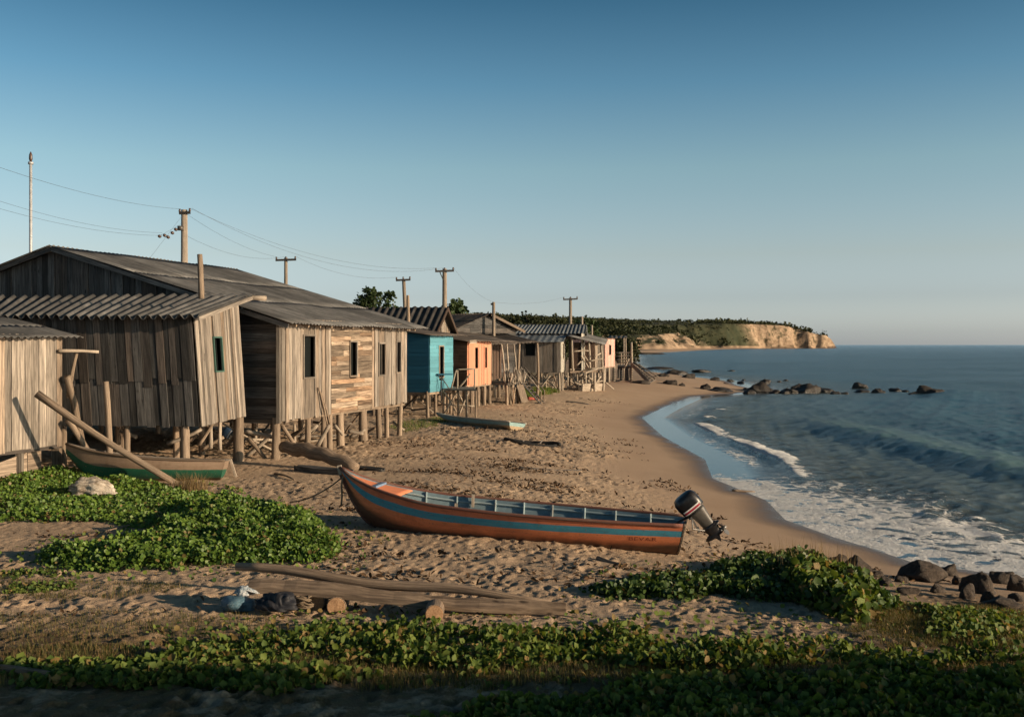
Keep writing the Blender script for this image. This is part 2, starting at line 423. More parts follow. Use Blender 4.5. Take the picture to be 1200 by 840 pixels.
# ---------------------------------------------------------------- the sea
rows = axis_rows(7.0, [(14, .012), (90, .0036), (420, .008), (3000, .03), (32000, .12)])
t = np.concatenate([np.linspace(-3.2, -.5, 40)[:-1], np.linspace(-.5, .62, 900), np.linspace(.62, 3.2, 60)[1:]])
X, Y = grid(rows, t, 4.0); S = sdist(X, Y)
dep = -S
wob = fbm(X, Y, 16.0, 1, 61)*5
mid_ = fbm(X, Y, 7.0, 2, 62)
Z = np.zeros_like(X)
dy = np.gradient(Y, axis=0)
def sw(u, lam, sharp=1.6):
    c_ = .5+.5*np.cos(2*np.pi*u/lam); return c_**sharp
# swell lines running in parallel to the beach; the second is about to break
depw = dep+wob*.28
near = sstep(1.2, 4.0, dep)
fade = lambda lam: sstep(2.2, 5.0, lam/np.maximum(dy, .01))
def ridge(d0, w_front, w_back, amp, y0, y1, soft=4.0):
    u = depw-d0; w = np.where(u < 0, w_front, w_back)
    return amp*np.exp(-(u/w)**2)*sstep(y0, y0+soft, Y)*sstep(y1, y1-soft*1.5, Y)
mid2 = fbm(X, Y, 22.0, 2, 63)
crestA = ridge(9.3+1.2*mid2, 1.05, 2.6, .40, 26, 62, 9)*(.85+.5*mid2)
crestB = ridge(2.6, .30, 1.0, .17, 30, 57, 3)*(.9+1.1*mid_)
crestC = ridge(3.6, .30, 1.1, .20, 56, 72, 3)*(1+.8*mid_)
Z += crestA+crestB+crestC
Z += ridge(15.5, 1.8, 3.2, .24, 24, 110, 12)*(.8+1.0*fbm(X, Y, 18., 2, 64))
Z += .10*sstep(12, 20, dep)*(sw(depw+fbm(X,Y,25.,1,67)*6, 7.5)-.4)*fade(7.5)*sstep(260, 60, Y)
r2 = np.random.default_rng(5)
for k in range(46):
    lam = .55*1.095**k; th = 2.75+r2.normal()*.75      # mostly running in to the beach
    a = (.015 if lam < 1.6 else .0085 if lam < 3 else .004)*lam**.80*(1 if lam < 6 else .8)
    kx, ky = math.cos(th), math.sin(th)
    ph = r2.random()*6.28
    loc = 1+.9*fbm(X, Y, lam*4, 2, 100+k)
    cc = np.cos(2*np.pi*(kx*X+ky*Y)/lam+ph)
    Z += a*loc*(cc+.25*np.cos(4*np.pi*(kx*X+ky*Y)/lam+2*ph))*near*fade(lam)*.5
Z -= .012*sstep(0, 3, dep)
lap = .30*np.maximum(fbm(X, Y, 3.0, 3, 66)+.1, -.3)           # uneven reach of the last wash
Z = np.where(dep < 1.2, np.where(True, .022+0*Z, Z)+Z*.3*sstep(0,1.2,dep), Z+.022*(1-sstep(1.2,3,dep)))
# foam
nz = fbm(X, Y, 2.6, 4, 70); nz2 = fbm(X, Y, 7.0, 3, 71)
wid = np.interp(Y, [16, 20, 26, 30, 34, 38], [7.8, 7.0, 5.2, 4.0, 3.0, 1.0])
wash = sstep(wid+1.4, wid*.25, dep+2.8*nz2)*sstep(36, 30, Y)*(dep > -1)
wash = wash*(.74+1.0*nz+.30*sstep(1.6, .1, dep))
edge = sstep(.40, .02, np.abs(dep+.12+.5*nz2))*sstep(35, 31, Y)*.9
fB = sstep(.26, .8, crestB/.17)*sstep(30,33,Y)*1.35
tr = sstep(3.0, 1.2, dep+2*nz)*sstep(.2, 1.3, dep)*sstep(33, 36, Y)*sstep(53, 47, Y)*(.50+1.0*nz)
fC = sstep(.35, .9, crestC/.20)*1.25*sstep(.0,.12,nz2+.08)
tr2 = sstep(4.6, 1.5, dep+2*nz)*sstep(.8, 2.2, dep)*sstep(52, 58, Y)*sstep(90, 76, Y)*(.36+.9*nz)
crA = sstep(.72, 1.0, crestA/.6)*sstep(.02, .16, nz)*.42
foam = np.clip(np.maximum.reduce([wash, edge, fB, tr, fC, tr2, crA]), 0, 1.3)
Z += .05*np.clip(foam, 0, 1)*np.clip(.4+fbm(X, Y, .5, 3, 72), 0, 1)*(Y < 90)*sstep(.2,1.5,dep)
depth = np.clip(dep*.10, -.1, 5)
V = np.stack([X, Y, Z], -1).reshape(-1, 3)
q = quads(S < .35)
V, q, att = compact(V, q, dict(dep=dep.ravel(), foam=foam.ravel(), crest=(crestA).ravel()))
m, n = mat('sea water'); P = pos(n); dp = n.attr('dep'); fo = n.attr('foam')
camd = n.math('MULTIPLY', n.n('ShaderNodeSeparateXYZ', i0=P).outputs[1], 1.0)
pat = n.noise(n.vscale(P, (1.0,.8,1)), 2.2, 6, .72, .6)
vor = n.n('ShaderNodeTexVoronoi', Vector=n.n('ShaderNodeVectorMath', _operation='ADD', i0=P, i1=n.vscale(n.n('ShaderNodeTexNoise', Vector=P, Scale=1.3, Detail=3.0).outputs['Color'], (1.4,1.4,0))).outputs[0], Scale=1.6, _feature='DISTANCE_TO_EDGE').outputs[0]
lace = n.math('SUBTRACT', pat, n.math('MULTIPLY', n.mr(vor, 0, .28), .34))
fm = n.mr(n.math('ADD', fo, n.math('MULTIPLY', n.math('SUBTRACT', lace, .36), 1.5)), .52, .78, 0, 1)
fm = n.math('MULTIPLY', fm, n.mr(fo, .06, .2), clamp=True)
patch = n.noise(n.vscale(P, (.02,.05,1)), 1.0, 4, .6)
body = n.mix(n.mr(dp, 0, 14), (.085,.085,.062), (.024,.066,.088))
body = n.mix(n.mr(n.attr('crest'), .10, .4, 0, .75), body, (.06,.11,.085))
w1 = n.noise(n.vscale(P, (.9,1.3,1)), 1.0, 5, .68); w2 = n.noise(n.vscale(P, (3.6,6,1)), 1.0, 5, .7); w3 = n.noise(n.vscale(P, (.22,.12,1)), 1.0, 4, .6)
hgt = n.math('ADD', n.math('MULTIPLY', w1, .30), n.math('MULTIPLY', w2, .13))
hgt = n.math('ADD', hgt, n.math('MULTIPLY', w3, .7))
hgt = n.math('MULTIPLY', hgt, n.mr(dp, .9, 4.5, .012, 1))
hgt = n.math('MULTIPLY', hgt, n.mr(patch, .3, .7, .75, 1.3))
nb = n.bump(hgt, 1.0, 1.0)
gl = n.n('ShaderNodeBsdfGlossy', Roughness=n.mr(dp, 0, 8, .06, .22), Normal=nb, Color=(.86,.92,.96,1)).outputs[0]
df = n.n('ShaderNodeBsdfDiffuse', Color=body).outputs[0]
trp = n.n('ShaderNodeBsdfTransparent', Color=(.92,.95,.93,1)).outputs[0]
deep = n.n('ShaderNodeMixShader', i0=n.mr(dp, .2, 5.5, .10, 1.0), i1=trp, i2=df).outputs[0]
fr = n.n('ShaderNodeFresnel', IOR=1.34, Normal=nb).outputs[0]
wsh = n.n('ShaderNodeMixShader', i0=fr, i1=deep, i2=gl).outputs[0]
fcol = n.mix(n.mr(pat, .35, .7), (.50,.50,.48), (.80,.79,.76))
fsh = n.n('ShaderNodeBsdfPrincipled', Base_Color=fcol, Roughness=.7, Normal=n.bump(n.math('ADD', n.noise(P, 6.0, 5, .7), fm), .7, .08)).outputs[0]
n.out(n.n('ShaderNodeMixShader', i0=fm, i1=wsh, i2=fsh).outputs[0])
tag(np_mesh('sea', V, q, m, attrs=att, smooth=True), kind='structure')
# sea bed far below, reaching the horizon
# ---------------------------------------------------------------- sky, sun, camera
w = bpy.data.worlds.new('World'); bpy.context.scene.world = w; w.use_nodes = True; nt = w.node_tree; nt.nodes.clear(); n = NT(nt)
sky = n.n('ShaderNodeTexSky', _sky_type='NISHITA', _sun_disc=False, _sun_elevation=SUN_EL, _sun_rotation=SUN_AZ, _altitude=0.0, _air_density=1.0, _dust_density=1.5, _ozone_density=1.0)
col = n.mix(1.0, sky.outputs[0], (.95,1.0,.95), 'MULTIPLY')
col = n.n('ShaderNodeHueSaturation', Saturation=.8, Color=col).outputs[0]
# sky tint: darkened overhead to deepen the shadows, paler and greyer down to the horizon
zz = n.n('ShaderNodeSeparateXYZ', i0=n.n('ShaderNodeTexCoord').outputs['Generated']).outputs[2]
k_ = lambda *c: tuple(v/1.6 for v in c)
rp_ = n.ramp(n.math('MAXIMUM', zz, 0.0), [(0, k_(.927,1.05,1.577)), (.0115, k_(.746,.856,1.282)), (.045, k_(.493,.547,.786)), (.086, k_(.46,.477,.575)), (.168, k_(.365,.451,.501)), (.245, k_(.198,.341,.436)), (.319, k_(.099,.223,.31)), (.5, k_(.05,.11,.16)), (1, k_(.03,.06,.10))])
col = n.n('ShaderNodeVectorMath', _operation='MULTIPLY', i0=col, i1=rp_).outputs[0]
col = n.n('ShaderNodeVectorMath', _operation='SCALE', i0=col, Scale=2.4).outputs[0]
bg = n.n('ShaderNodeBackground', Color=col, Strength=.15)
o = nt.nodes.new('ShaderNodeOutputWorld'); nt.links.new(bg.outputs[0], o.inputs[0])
sl = bpy.data.lights.new('sun', 'SUN'); sl.energy = 4.9; sl.angle = R(.6); sl.color = (1, .755, .51)
so = bpy.data.objects.new('sun', sl); C.objects.link(so)
sv = Vector((math.cos(SUN_EL)*math.sin(SUN_AZ), math.cos(SUN_EL)*math.cos(SUN_AZ), math.sin(SUN_EL)))
so.rotation_euler = sv.to_track_quat('Z', 'Y').to_euler(); so.location = (40, -20, 30)
cd = bpy.data.cameras.new('camera'); cam = bpy.data.objects.new('camera', cd); C.objects.link(cam)
cam.location = (0, 0, ZC); cam.rotation_euler = (R(90), 0, 0); cd.sensor_width = 36; cd.lens = 36*F/1200
cd.shift_y = -16/1200; cd.clip_end = 60000; cd.clip_start = .1
cd.dof.use_dof = True; cd.dof.focus_distance = 24; cd.dof.aperture_fstop = 3.5
bpy.context.scene.camera = cam
vs = bpy.context.scene.view_settings; vs.view_transform = 'Standard'; vs.look = 'None'; vs.gamma = 1; vs.exposure = 0.5
# ------------------------------------------------------------------ house parts
def V2(p, z): return Vector((p[0], p[1], z))
def wall(parent, name, p0, p1, zb, zt, mt, orient='v', pw=.16, openings=(), label=None, thick=.025, ragged=.04, seed=None, gap=.010, out=None, breaks=None):
    """a boarded wall from p0 to p1 (2D). zb, zt: number or function of the distance u. openings: (u0,u1,z0,z1)"""
    p0 = Vector(p0); p1 = Vector(p1); L = (p1-p0).length; d = (p1-p0)/L
    nrm = Vector((d.y, -d.x))
    if out is not None and nrm.dot(Vector(out)) < 0: nrm = -nrm
    fb = zb if callable(zb) else (lambda u: zb); ft = zt if callable(zt) else (lambda u: zt)
    mb = MB(); D3 = Vector((d.x, d.y, 0)); N3 = Vector((nrm.x, nrm.y, 0))
    def piece(u0, u1, a0, a1, b0, b1, off, rnd, grain):
        def q(u, z, o): return Vector((p0.x+d.x*u+nrm.x*o, p0.y+d.y*u+nrm.y*o, z))
        r0 = [q(u0,a0,off), q(u1,a1,off), q(u1,b1,off), q(u0,b0,off)]
        r1 = [q(u0,a0,off+thick), q(u1,a1,off+thick), q(u1,b1,off+thick), q(u0,b0,off+thick)]
        g, a = ((0,0,1), D3) if grain == 'v' else (D3, Vector((0,0,1)))
        mb.prism(r0, r1, grain=g, across=a, rnd=rnd)
    if orient == 'v':
        us = [0.0]
        while us[-1] < L-pw*.6: us.append(us[-1]+pw*random.uniform(.65, 1.35))
        us[-1] = L
        for (a, b, _, _) in openings:
            us = [u for u in us if not (a+.02 < u < b-.02 or abs(u-a) < .05 or abs(u-b) < .05)]+[a, b]
        us = sorted(set([u for u in us if 0 <= u <= L]))
        for i in range(len(us)-1):
            u0, u1 = us[i]+gap/2, us[i+1]-gap/2; um = (u0+u1)/2
            off = random.uniform(0, .02)+(.022 if random.random() < .22 else 0); rnd = random.random()
            rb = random.uniform(-ragged, ragged*.4)
            lo0, lo1, hi0, hi1 = fb(u0)+rb, fb(u1)+rb, ft(u0), ft(u1)
            segs = [(lo0, lo1, hi0, hi1)]
            for (a, b, z0, z1) in openings:
                if a-.01 <= um <= b+.01:
                    segs = [(lo0, lo1, z0, z0), (z1, z1, hi0, hi1)]
            for s_ in segs:
                if breaks and s_[2]-s_[0] > 1.6:
                    zz = s_[0]+breaks*random.uniform(.9, 1.1)
                    piece(u0, u1, s_[0], s_[1], zz, zz, off, rnd, 'v'); piece(u0, u1, zz-.03, zz-.03, s_[2], s_[3], off+thick*.8+.003, random.random(), 'v')
                else: piece(u0, u1, *s_, off, rnd, 'v')
    else:
        zs = min(fb(0), fb(L)); z = zs; ztop = max(ft(u*L/8) for u in range(9))
        while z < ztop-.02:
            hgt = pw*random.uniform(.8, 1.25); z1 = min(z+hgt, ztop)
            cuts = [0.0, L]
            if L > 2.2:
                for k in range(int(L/2.4)): cuts.append(random.uniform(.3, L-.3))
            for (a, b, c0, c1) in openings:
                if z1 > c0+.02 and z < c1-.02: cuts = [u for u in cuts if not a-.06 < u < b+.06]+[a, b]
            cuts = sorted(cuts)
            off = random.uniform(0, .012)
            for i in range(len(cuts)-1):
                u0, u1 = cuts[i], cuts[i+1]
                if u1-u0 < .05: continue
                um = (u0+u1)/2
                if any(a < um < b and z1 > c0+.02 and z < c1-.02 for (a, b, c0, c1) in openings): continue
                # clip against the slope of the roof
                ns = 1 if ft(u0) >= z1 and ft(u1) >= z1 else max(1, int((u1-u0)/.35))
                rnd = random.random(); o2 = off+random.uniform(0, .006)
                for k in range(ns):
                    a_, b_ = u0+(u1-u0)*k/ns, u0+(u1-u0)*(k+1)/ns
                    ta, tb = min(z1, ft(a_)), min(z1, ft(b_))
                    if max(ta, tb) <= z+.005: continue
                    piece(a_+(gap/2 if k == 0 else 0), b_-(gap/2 if k == ns-1 else 0), z+gap/2, z+gap/2, max(ta, z+gap), max(tb, z+gap), o2, rnd, 'h')
            z = z1
    return mb.build(name, mt, parent, label=label)
def window(parent, p0, p1, out, u0, u1, z0, z1, mt, bar=None, dark_backing=True, fw=.055, proud=.045, dark_inside=True, shutter=None):
    p0 = Vector(p0); p1 = Vector(p1); d = (p1-p0).normalized(); nr = Vector((d.y, -d.x))
    if nr.dot(Vector(out)) < 0: nr = -nr
    def q(u, z, o=0): return Vector((p0.x+d.x*u+nr.x*o, p0.y+d.y*u+nr.y*o, z))
    N3 = Vector((nr.x, nr.y, 0)); mb = MB(); o = proud
    mb.beam(q(u0-fw/2, z0-fw, o), q(u0-fw/2, z1+fw, o), fw, .05, up=N3)
    mb.beam(q(u1+fw/2, z0-fw, o), q(u1+fw/2, z1+fw, o), fw, .05, up=N3)
    mb.beam(q(u0, z0-fw/2, o+.002), q(u1, z0-fw/2, o+.002), fw, .055, up=N3)
    mb.beam(q(u0, z1+fw/2, o+.002), q(u1, z1+fw/2, o+.002), fw, .055, up=N3)
    if bar: mb.beam(q(u0+(u1-u0)*bar, z0, o-.01), q(u0+(u1-u0)*bar, z1, o-.01), .035, .03, up=N3)
    w_ = mb.build('window', mt, parent)
    g = MB(); g.prism([q(u0, z0, -.10), q(u1, z0, -.10), q(u1, z1, -.10), q(u0, z1, -.10)], [q(u0, z0, -.09), q(u1, z0, -.09), q(u1, z1, -.09), q(u0, z1, -.09)])
    g.build('dark_backing', M['dark_inside'], w_)  # black sheet standing in for the dark room behind the opening
    return w_
def roof(parent, p00, p10, p11, p01, mt, pitch=.2, amp=.022, sheets=2, name='roof', thick=.006, dense=8, sag=.02, label=None, width=.9):
    """corrugated sheets; p00->p10 runs along the eave, p00->p01 up the slope (corrugations run up the slope)"""
    p00, p10, p11, p01 = map(Vector, (p00, p10, p11, p01))
    E = (p10-p00); Sl = (p01-p00); nrm = E.cross(Sl).normalized()
    if nrm.z < 0: nrm = -nrm
    L = E.length; ncol = max(2, int(L/pitch*dense)); Vs = []; Fs = []; Gs = []; Rs = []
    ph = random.random()*6
    lo = 0
    for s_ in range(sheets):
        v0, v1 = s_/sheets-(.02 if s_ else 0), (s_+1)/sheets
        nr = 5; base = len(Vs)
        rr = [random.random() for _ in range(int(L/width)+3)]; uo = random.random()
        dz = [random.uniform(-.006, .006) for _ in rr]; dl = [random.uniform(-.05, .02) if s_ == 0 else random.uniform(-.03, .0) for _ in rr]
        for side in (0, 1):
            for i in range(nr+1):
                for j in range(ncol+1):
                    u = j/ncol; sh = int(u*L/width+uo); v = v0+(v1-v0)*i/nr
                    if i == 0: v += dl[sh]/max(Sl.length, .1)
                    p = p00.lerp(p10, u).lerp(p01.lerp(p11, u), v)
                    w = math.sin(2*math.pi*u*L/pitch+ph)*amp
                    p = p+nrm*(w+.010*(1-(v-v0)/(v1-v0))*(s_ > 0)+dz[sh]*1.2+sag*math.sin(u*L*1.3+ph+v*3)*.6-side*thick)
                    Vs.append(p); Gs.append((v*Sl.length+sh*3.7, u*L, s_*5.0)); Rs.append(rr[sh])
        n_ = (nr+1)*(ncol+1); idx = lambda sd_, i, j: base+sd_*n_+i*(ncol+1)+j
        for i in range(nr):
            for j in range(ncol):
                Fs.append((idx(0,i,j), idx(0,i,j+1), idx(0,i+1,j+1), idx(0,i+1,j)))
                Fs.append((idx(1,i,j), idx(1,i+1,j), idx(1,i+1,j+1), idx(1,i,j+1)))
        for j in range(ncol):
            Fs.append((idx(0,0,j), idx(1,0,j), idx(1,0,j+1), idx(0,0,j+1))); Fs.append((idx(0,nr,j), idx(0,nr,j+1), idx(1,nr,j+1), idx(1,nr,j)))
        for i in range(nr):
            Fs.append((idx(0,i,0), idx(0,i+1,0), idx(1,i+1,0), idx(1,i,0))); Fs.append((idx(0,i,ncol), idx(1,i,ncol), idx(1,i+1,ncol), idx(0,i+1,ncol)))
    return np_mesh(name, np.array([tuple(v) for v in Vs]), np.array(Fs), mt, parent, dict(gr=np.array(Gs), rnd=np.array(Rs)), smooth=False, label=label)
def one(name, parent, mt, fn, label=None, smooth=False):
    mb = MB(); fn(mb); return mb.build(name, mt, parent, label=label, smooth=smooth)
def beam_part(parent, name, a, b, w, t, mt, up=None):
    return one(name, parent, mt, lambda m_: m_.beam(a, b, w, t, up))
def stilt(parent, x, y, ztop, r=.11, mt=None, lean=0.0, square=False, name='stilt', zb=None):
    zb = (h(x, y)-.3) if zb is None else zb
    a = Vector((x, y, zb)); b = Vector((x+random.uniform(-1,1)*lean, y+random.uniform(-1,1)*lean*.5, ztop))
    if square: return beam_part(parent, name, a, b, r*1.7, r*1.5, mt or M['post_wood'])
    return one(name, parent, mt or M['post_wood'], lambda m_: log_tube(m_, a, b, r*1.06, r*.92, k=.012, n=10), smooth=True)
def pole(parent, name, a, b, r, mt=None, k=.02, r1=None):
    return one(name, parent, mt or M['pale_wood'], lambda m_: log_tube(m_, a, b, r, r1, k=k, n=8), smooth=True)
def floor_slab(parent, c0, a, b, L, W, z, mt, name='floor'):
    c0 = Vector(c0); a = Vector(a); b = Vector(b); mb = MB()
    r = [c0+a*.03+b*.03, c0+a*(L-.03)+b*.03, c0+a*(L-.03)+b*(W-.03), c0+a*.03+b*(W-.03)]
    mb.prism([V2(p, z-.12) for p in r], [V2(p, z-.03) for p in r], grain=(a.x, a.y, 0), across=(b.x, b.y, 0))
    return mb.build(name, mt, parent)
def loc2(c0, a, b, u, v): return Vector(c0)+Vector(a)*u+Vector(b)*v
def braces(parent, c0, a, b, L, W, z, n, mt=None, zl=None):
    for _ in range(n):
        u, v = random.uniform(0, L), random.uniform(.2, W*.6); q = loc2(c0, a, b, u, v)
        ang = random.uniform(0, 2*math.pi); l = random.uniform(.9, 2.2)
        e = q+Vector((math.cos(ang), math.sin(ang)))*l
        ws = [e-Vector(c0)]; ue = ws[0].dot(Vector(a)); ve = ws[0].dot(Vector(b))
        ue = min(max(ue, .05), L-.05); ve = min(max(ve, .1), W-.1); e = loc2(c0, a, b, ue, ve)
        g0 = h(q.x, q.y)
        z0, z1 = g0+random.uniform(0, .5), g0+random.uniform(.1, z-g0-.1)
        if random.random() < .55: z0, z1 = g0-.03, z-.15
        pole(parent, 'brace', V2(q, z0), V2(e, z1), random.uniform(.03, .055), mt or random.choice([M['pale_wood'], M['post_wood'], M['grey_wood']]), k=.03)
AX = Vector((.303, .953)); BX = Vector((-.953, .303))
GR_ST = 'wooden huts on stilts along the beach'
Z0 = 2.0
# ================= shack A: at the left edge, cut by the frame
def shack_a():
    c = Vector((-11.05, 25.1)); a = AX; b = BX; L = 6.0; W = 4.0; g = h(c.x, c.y)
    s = c-a*L                                    # near end of the long wall
    t = thing('wooden_shack', 'small sunlit shack of tan upright boards cut off by the left edge', 'shack', (c.x, c.y, g), GR_ST)
    zb, ze = 1.76, 4.45
    ops = [(L-3.15, L-2.08, 3.1, 4.02)]
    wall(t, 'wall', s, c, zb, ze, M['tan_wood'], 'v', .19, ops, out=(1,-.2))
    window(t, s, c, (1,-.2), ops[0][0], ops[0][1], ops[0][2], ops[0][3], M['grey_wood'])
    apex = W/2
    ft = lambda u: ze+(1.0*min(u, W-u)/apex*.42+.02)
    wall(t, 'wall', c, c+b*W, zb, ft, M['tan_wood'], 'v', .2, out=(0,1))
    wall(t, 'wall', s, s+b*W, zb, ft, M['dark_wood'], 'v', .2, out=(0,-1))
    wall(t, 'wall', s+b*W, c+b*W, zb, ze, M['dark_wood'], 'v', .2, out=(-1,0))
    floor_slab(t, s, a, b, L, W, zb+.15, M['grey_wood'])
    hz = .46
    e0 = s-a*.3-b*.35; e1 = c+a*.35-b*.35
    roof(t, V2(e0, ze-.06), V2(e1, ze-.06), V2(c+a*.35+b*apex, ze+hz), V2(s-a*.3+b*apex, ze+hz), M['roof_grey'], .2, .02)
    e0 = s-a*.3+b*(W+.35); e1 = c+a*.35+b*(W+.35)
    roof(t, V2(e0, ze-.06), V2(e1, ze-.06), V2(c+a*.35+b*apex, ze+hz+.02), V2(s-a*.3+b*apex, ze+hz+.02), M['roof_grey'], .2, .02)
    for u in (.05, 1.25, 2.6, 4.1, 5.6):
        q = c-a*u-b*.0
        stilt(t, q.x+b.x*.08, q.y+b.y*.08, zb+.1, .085 if u > .5 else .11, M['tan_wood'], square=True)
    for u in (.2, 3, 5.6):
        q = c-a*u+b*(W-.3); stilt(t, q.x, q.y, zb+.1, .1)
    # plank skirting under the floor beam
    m_ = MB()
    n_ = Vector((a.y, -a.x))
    for i, (u0, u1, z0, z1a, z1b) in enumerate([(.55, .98, .85, 1.72, 1.70), (1.0, 1.9, .8, 1.66, 1.50), (1.93, 2.55, .8, 1.42, 1.30)]):
        q0, q1 = c-a*u0-n_*.10, c-a*u1-n_*.10
        m_.prism([V2(q0, z0), V2(q1, z0), V2(q1, z1b), V2(q0, z1a)], [V2(q0-n_*.03, z0), V2(q1-n_*.03, z0), V2(q1-n_*.03, z1b), V2(q0-n_*.03, z1a)], grain=(a.x,a.y,0), across=(0,0,1))
    m_.build('skirting_board', M['tan_wood'], t)
    beam_part(t, 'floor_beam', V2(s-n_*.03, zb-.02), V2(c-n_*.03, zb-.02), .1, .12, M['dark_wood'])
    # bracket beam pushing out beyond the corner
    pole(t, 'bracket_beam', V2(c-a*.2-b*.10, 4.05), V2(c+Vector((.80, .30)), 4.02), .045, M['pale_wood'], .03)
    pole(t, 'bracket_strut', V2(c+Vector((.12,.1)), 2.9), V2(c+Vector((.3, .2)), 4.0), .05, M['post_wood'], .05)
shack_a()
# leaning poles
def lean_pole(label, a, b, r, mt, k=.03):
    o = MB(); o_ = log_tube(o, a, b, r, r*.85, k=k, n=10, segs=8); c = o.build('leaning_pole', mt, None, smooth=True, orig=(b[0], b[1], b[2]))
    tag(c, label, 'pole', 'poles propped against the shack'); return c
nA = Vector((AX.y, -AX.x)); pa = at(38, 461, 23.25)
lean_pole('long pale pole leaning from the shack wall across the front of the green boat', at(38, 461, 23.42)+Vector((nA.x, nA.y, 0))*.12, G(207, 568)+Vector((0,0,.02)), .085, M['post_wood'], .018)
lean_pole('short slanting pole at the shack corner, its foot the farther right of the crossed pair', at(73, 441, 25.0)+Vector((.15,-.05,0)), G(104, 553)+Vector((0,0,-.05)), .085, M['post_wood'])
lean_pole('short pole leaning outward under the long one with its foot beside the green boat bow', at(80, 492, 24.9), G(118, 556)+Vector((0,0,-.05)), .075, M['post_wood'])
# ================= hut B: dark front, sunlit side, big corrugated shed roof
def hut_b():
    c = Vector((-7.92, 25.7)); a = Vector((.113, .9936)).normalized(); b = Vector((-a.y, a.x)); L = 3.05; W = 8.2
    t = thing('wooden_hut', 'hut with a dark board front and wavy corrugated roof behind the green boat', 'hut', (c.x, c.y, h(c.x, c.y)), GR_ST)
    zb = 2.16; z0, z1 = 4.93, 5.50
    zr = lambda u: z0+(z1-z0)*u/L
    ops = [(1.12, 1.62, 3.52, 4.38)]
    far = c+a*L
    # the end board at the corner leans, so the side wall is a little narrower at the foot
    wall(t, 'wall', c, far, lambda u: zb+.02*u, zr, M['tan_wood'], 'v', .17, ops, out=(1,0), ragged=.03)
    window(t, c, far, (1,0), *ops[0], wood('dull green painted frame', (.05,.06,.055), (.12,.12,.10), .1, paint=(.05,.11,.09), wear=.6), fw=.04)
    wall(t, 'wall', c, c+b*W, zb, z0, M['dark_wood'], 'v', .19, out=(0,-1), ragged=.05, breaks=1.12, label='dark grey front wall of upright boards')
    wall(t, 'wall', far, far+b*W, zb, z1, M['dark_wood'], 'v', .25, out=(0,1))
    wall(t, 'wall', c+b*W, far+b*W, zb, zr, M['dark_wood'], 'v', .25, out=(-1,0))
    floor_slab(t, c, a, b, L, W, zb+.15, M['grey_wood'])
    k = (z1-z0)/L
    p = lambda u, v, dz=0: V2(c+a*u+b*v, zr(u)+.05+dz)
    roof(t, p(-.42, -.28), p(-.42, W+.3), p(L+.35, W+2.9), p(L+.35, -.28), M['roof_grey'], .27, .062, sheets=1, width=1.1, dense=10)
    beam_part(t, 'fascia_board', p(-.42, -.24, -.06), p(L+.30, -.24, -.06), .10, .035, M['tan_wood'], up=(b.x, b.y, 0))
    pole(t, 'ridge_beam', p(L+.22, 1.2, -.10), p(L+.22, -.62, -.08), .085, M['pale_wood'], .01)
    for v in (.35, 1.9, 3.6, 5.5, 7.8):
        q = c+b*v+a*.12; stilt(t, q.x, q.y, zb+.08, .115 if v < 1 else .08)
    for v in (.05, 1.9, 3.6, 5.5, 7.8):
        q = c+b*v+a*(L-.1); stilt(t, q.x, q.y, zb+.08, .15 if v < 1 else .09)
    q = at(129, 512, 24.9)
    pole(t, 'corner_pole', (q.x, q.y, h(q.x, q.y)-.3), at(124, 447, 24.9), .085, M['post_wood'], .015)
    # diagonal bracing at the right corner
    for (x0, y0, x1, y1, d) in [(233, 521, 252, 490, 27.0), (196, 520, 236, 503, 26.5), (258, 527, 258, 488, 27.6), (247, 525, 247, 489, 27.2), (236, 527, 262, 512, 28.4), (222, 517, 232, 508, 27.4), (265, 524, 283, 500, 28.8), (160, 512, 140, 505, 26.8)]:
        pole(t, 'brace', at(x0, y0, d), at(x1, y1, d), .055, M['pale_wood'] if random.random() < .6 else M['post_wood'], .02)
    # tall stub post standing up through the roof
    for o_ in C.objects:                                     # the whole hut has settled sideways
        if o_.name.split('.')[0] in ('wall', 'window', 'dark_backing') and (o_.parent == t or (o_.parent and o_.parent.parent == t)):
            for v in o_.data.vertices: v.co.x -= .068*(v.co.z+h(c.x, c.y)-3.4)
    pole(t, 'roof_post', at(236, 350, 26.6), at(234, 298, 26.6), .085, M['post_wood'], .006)
hut_b()
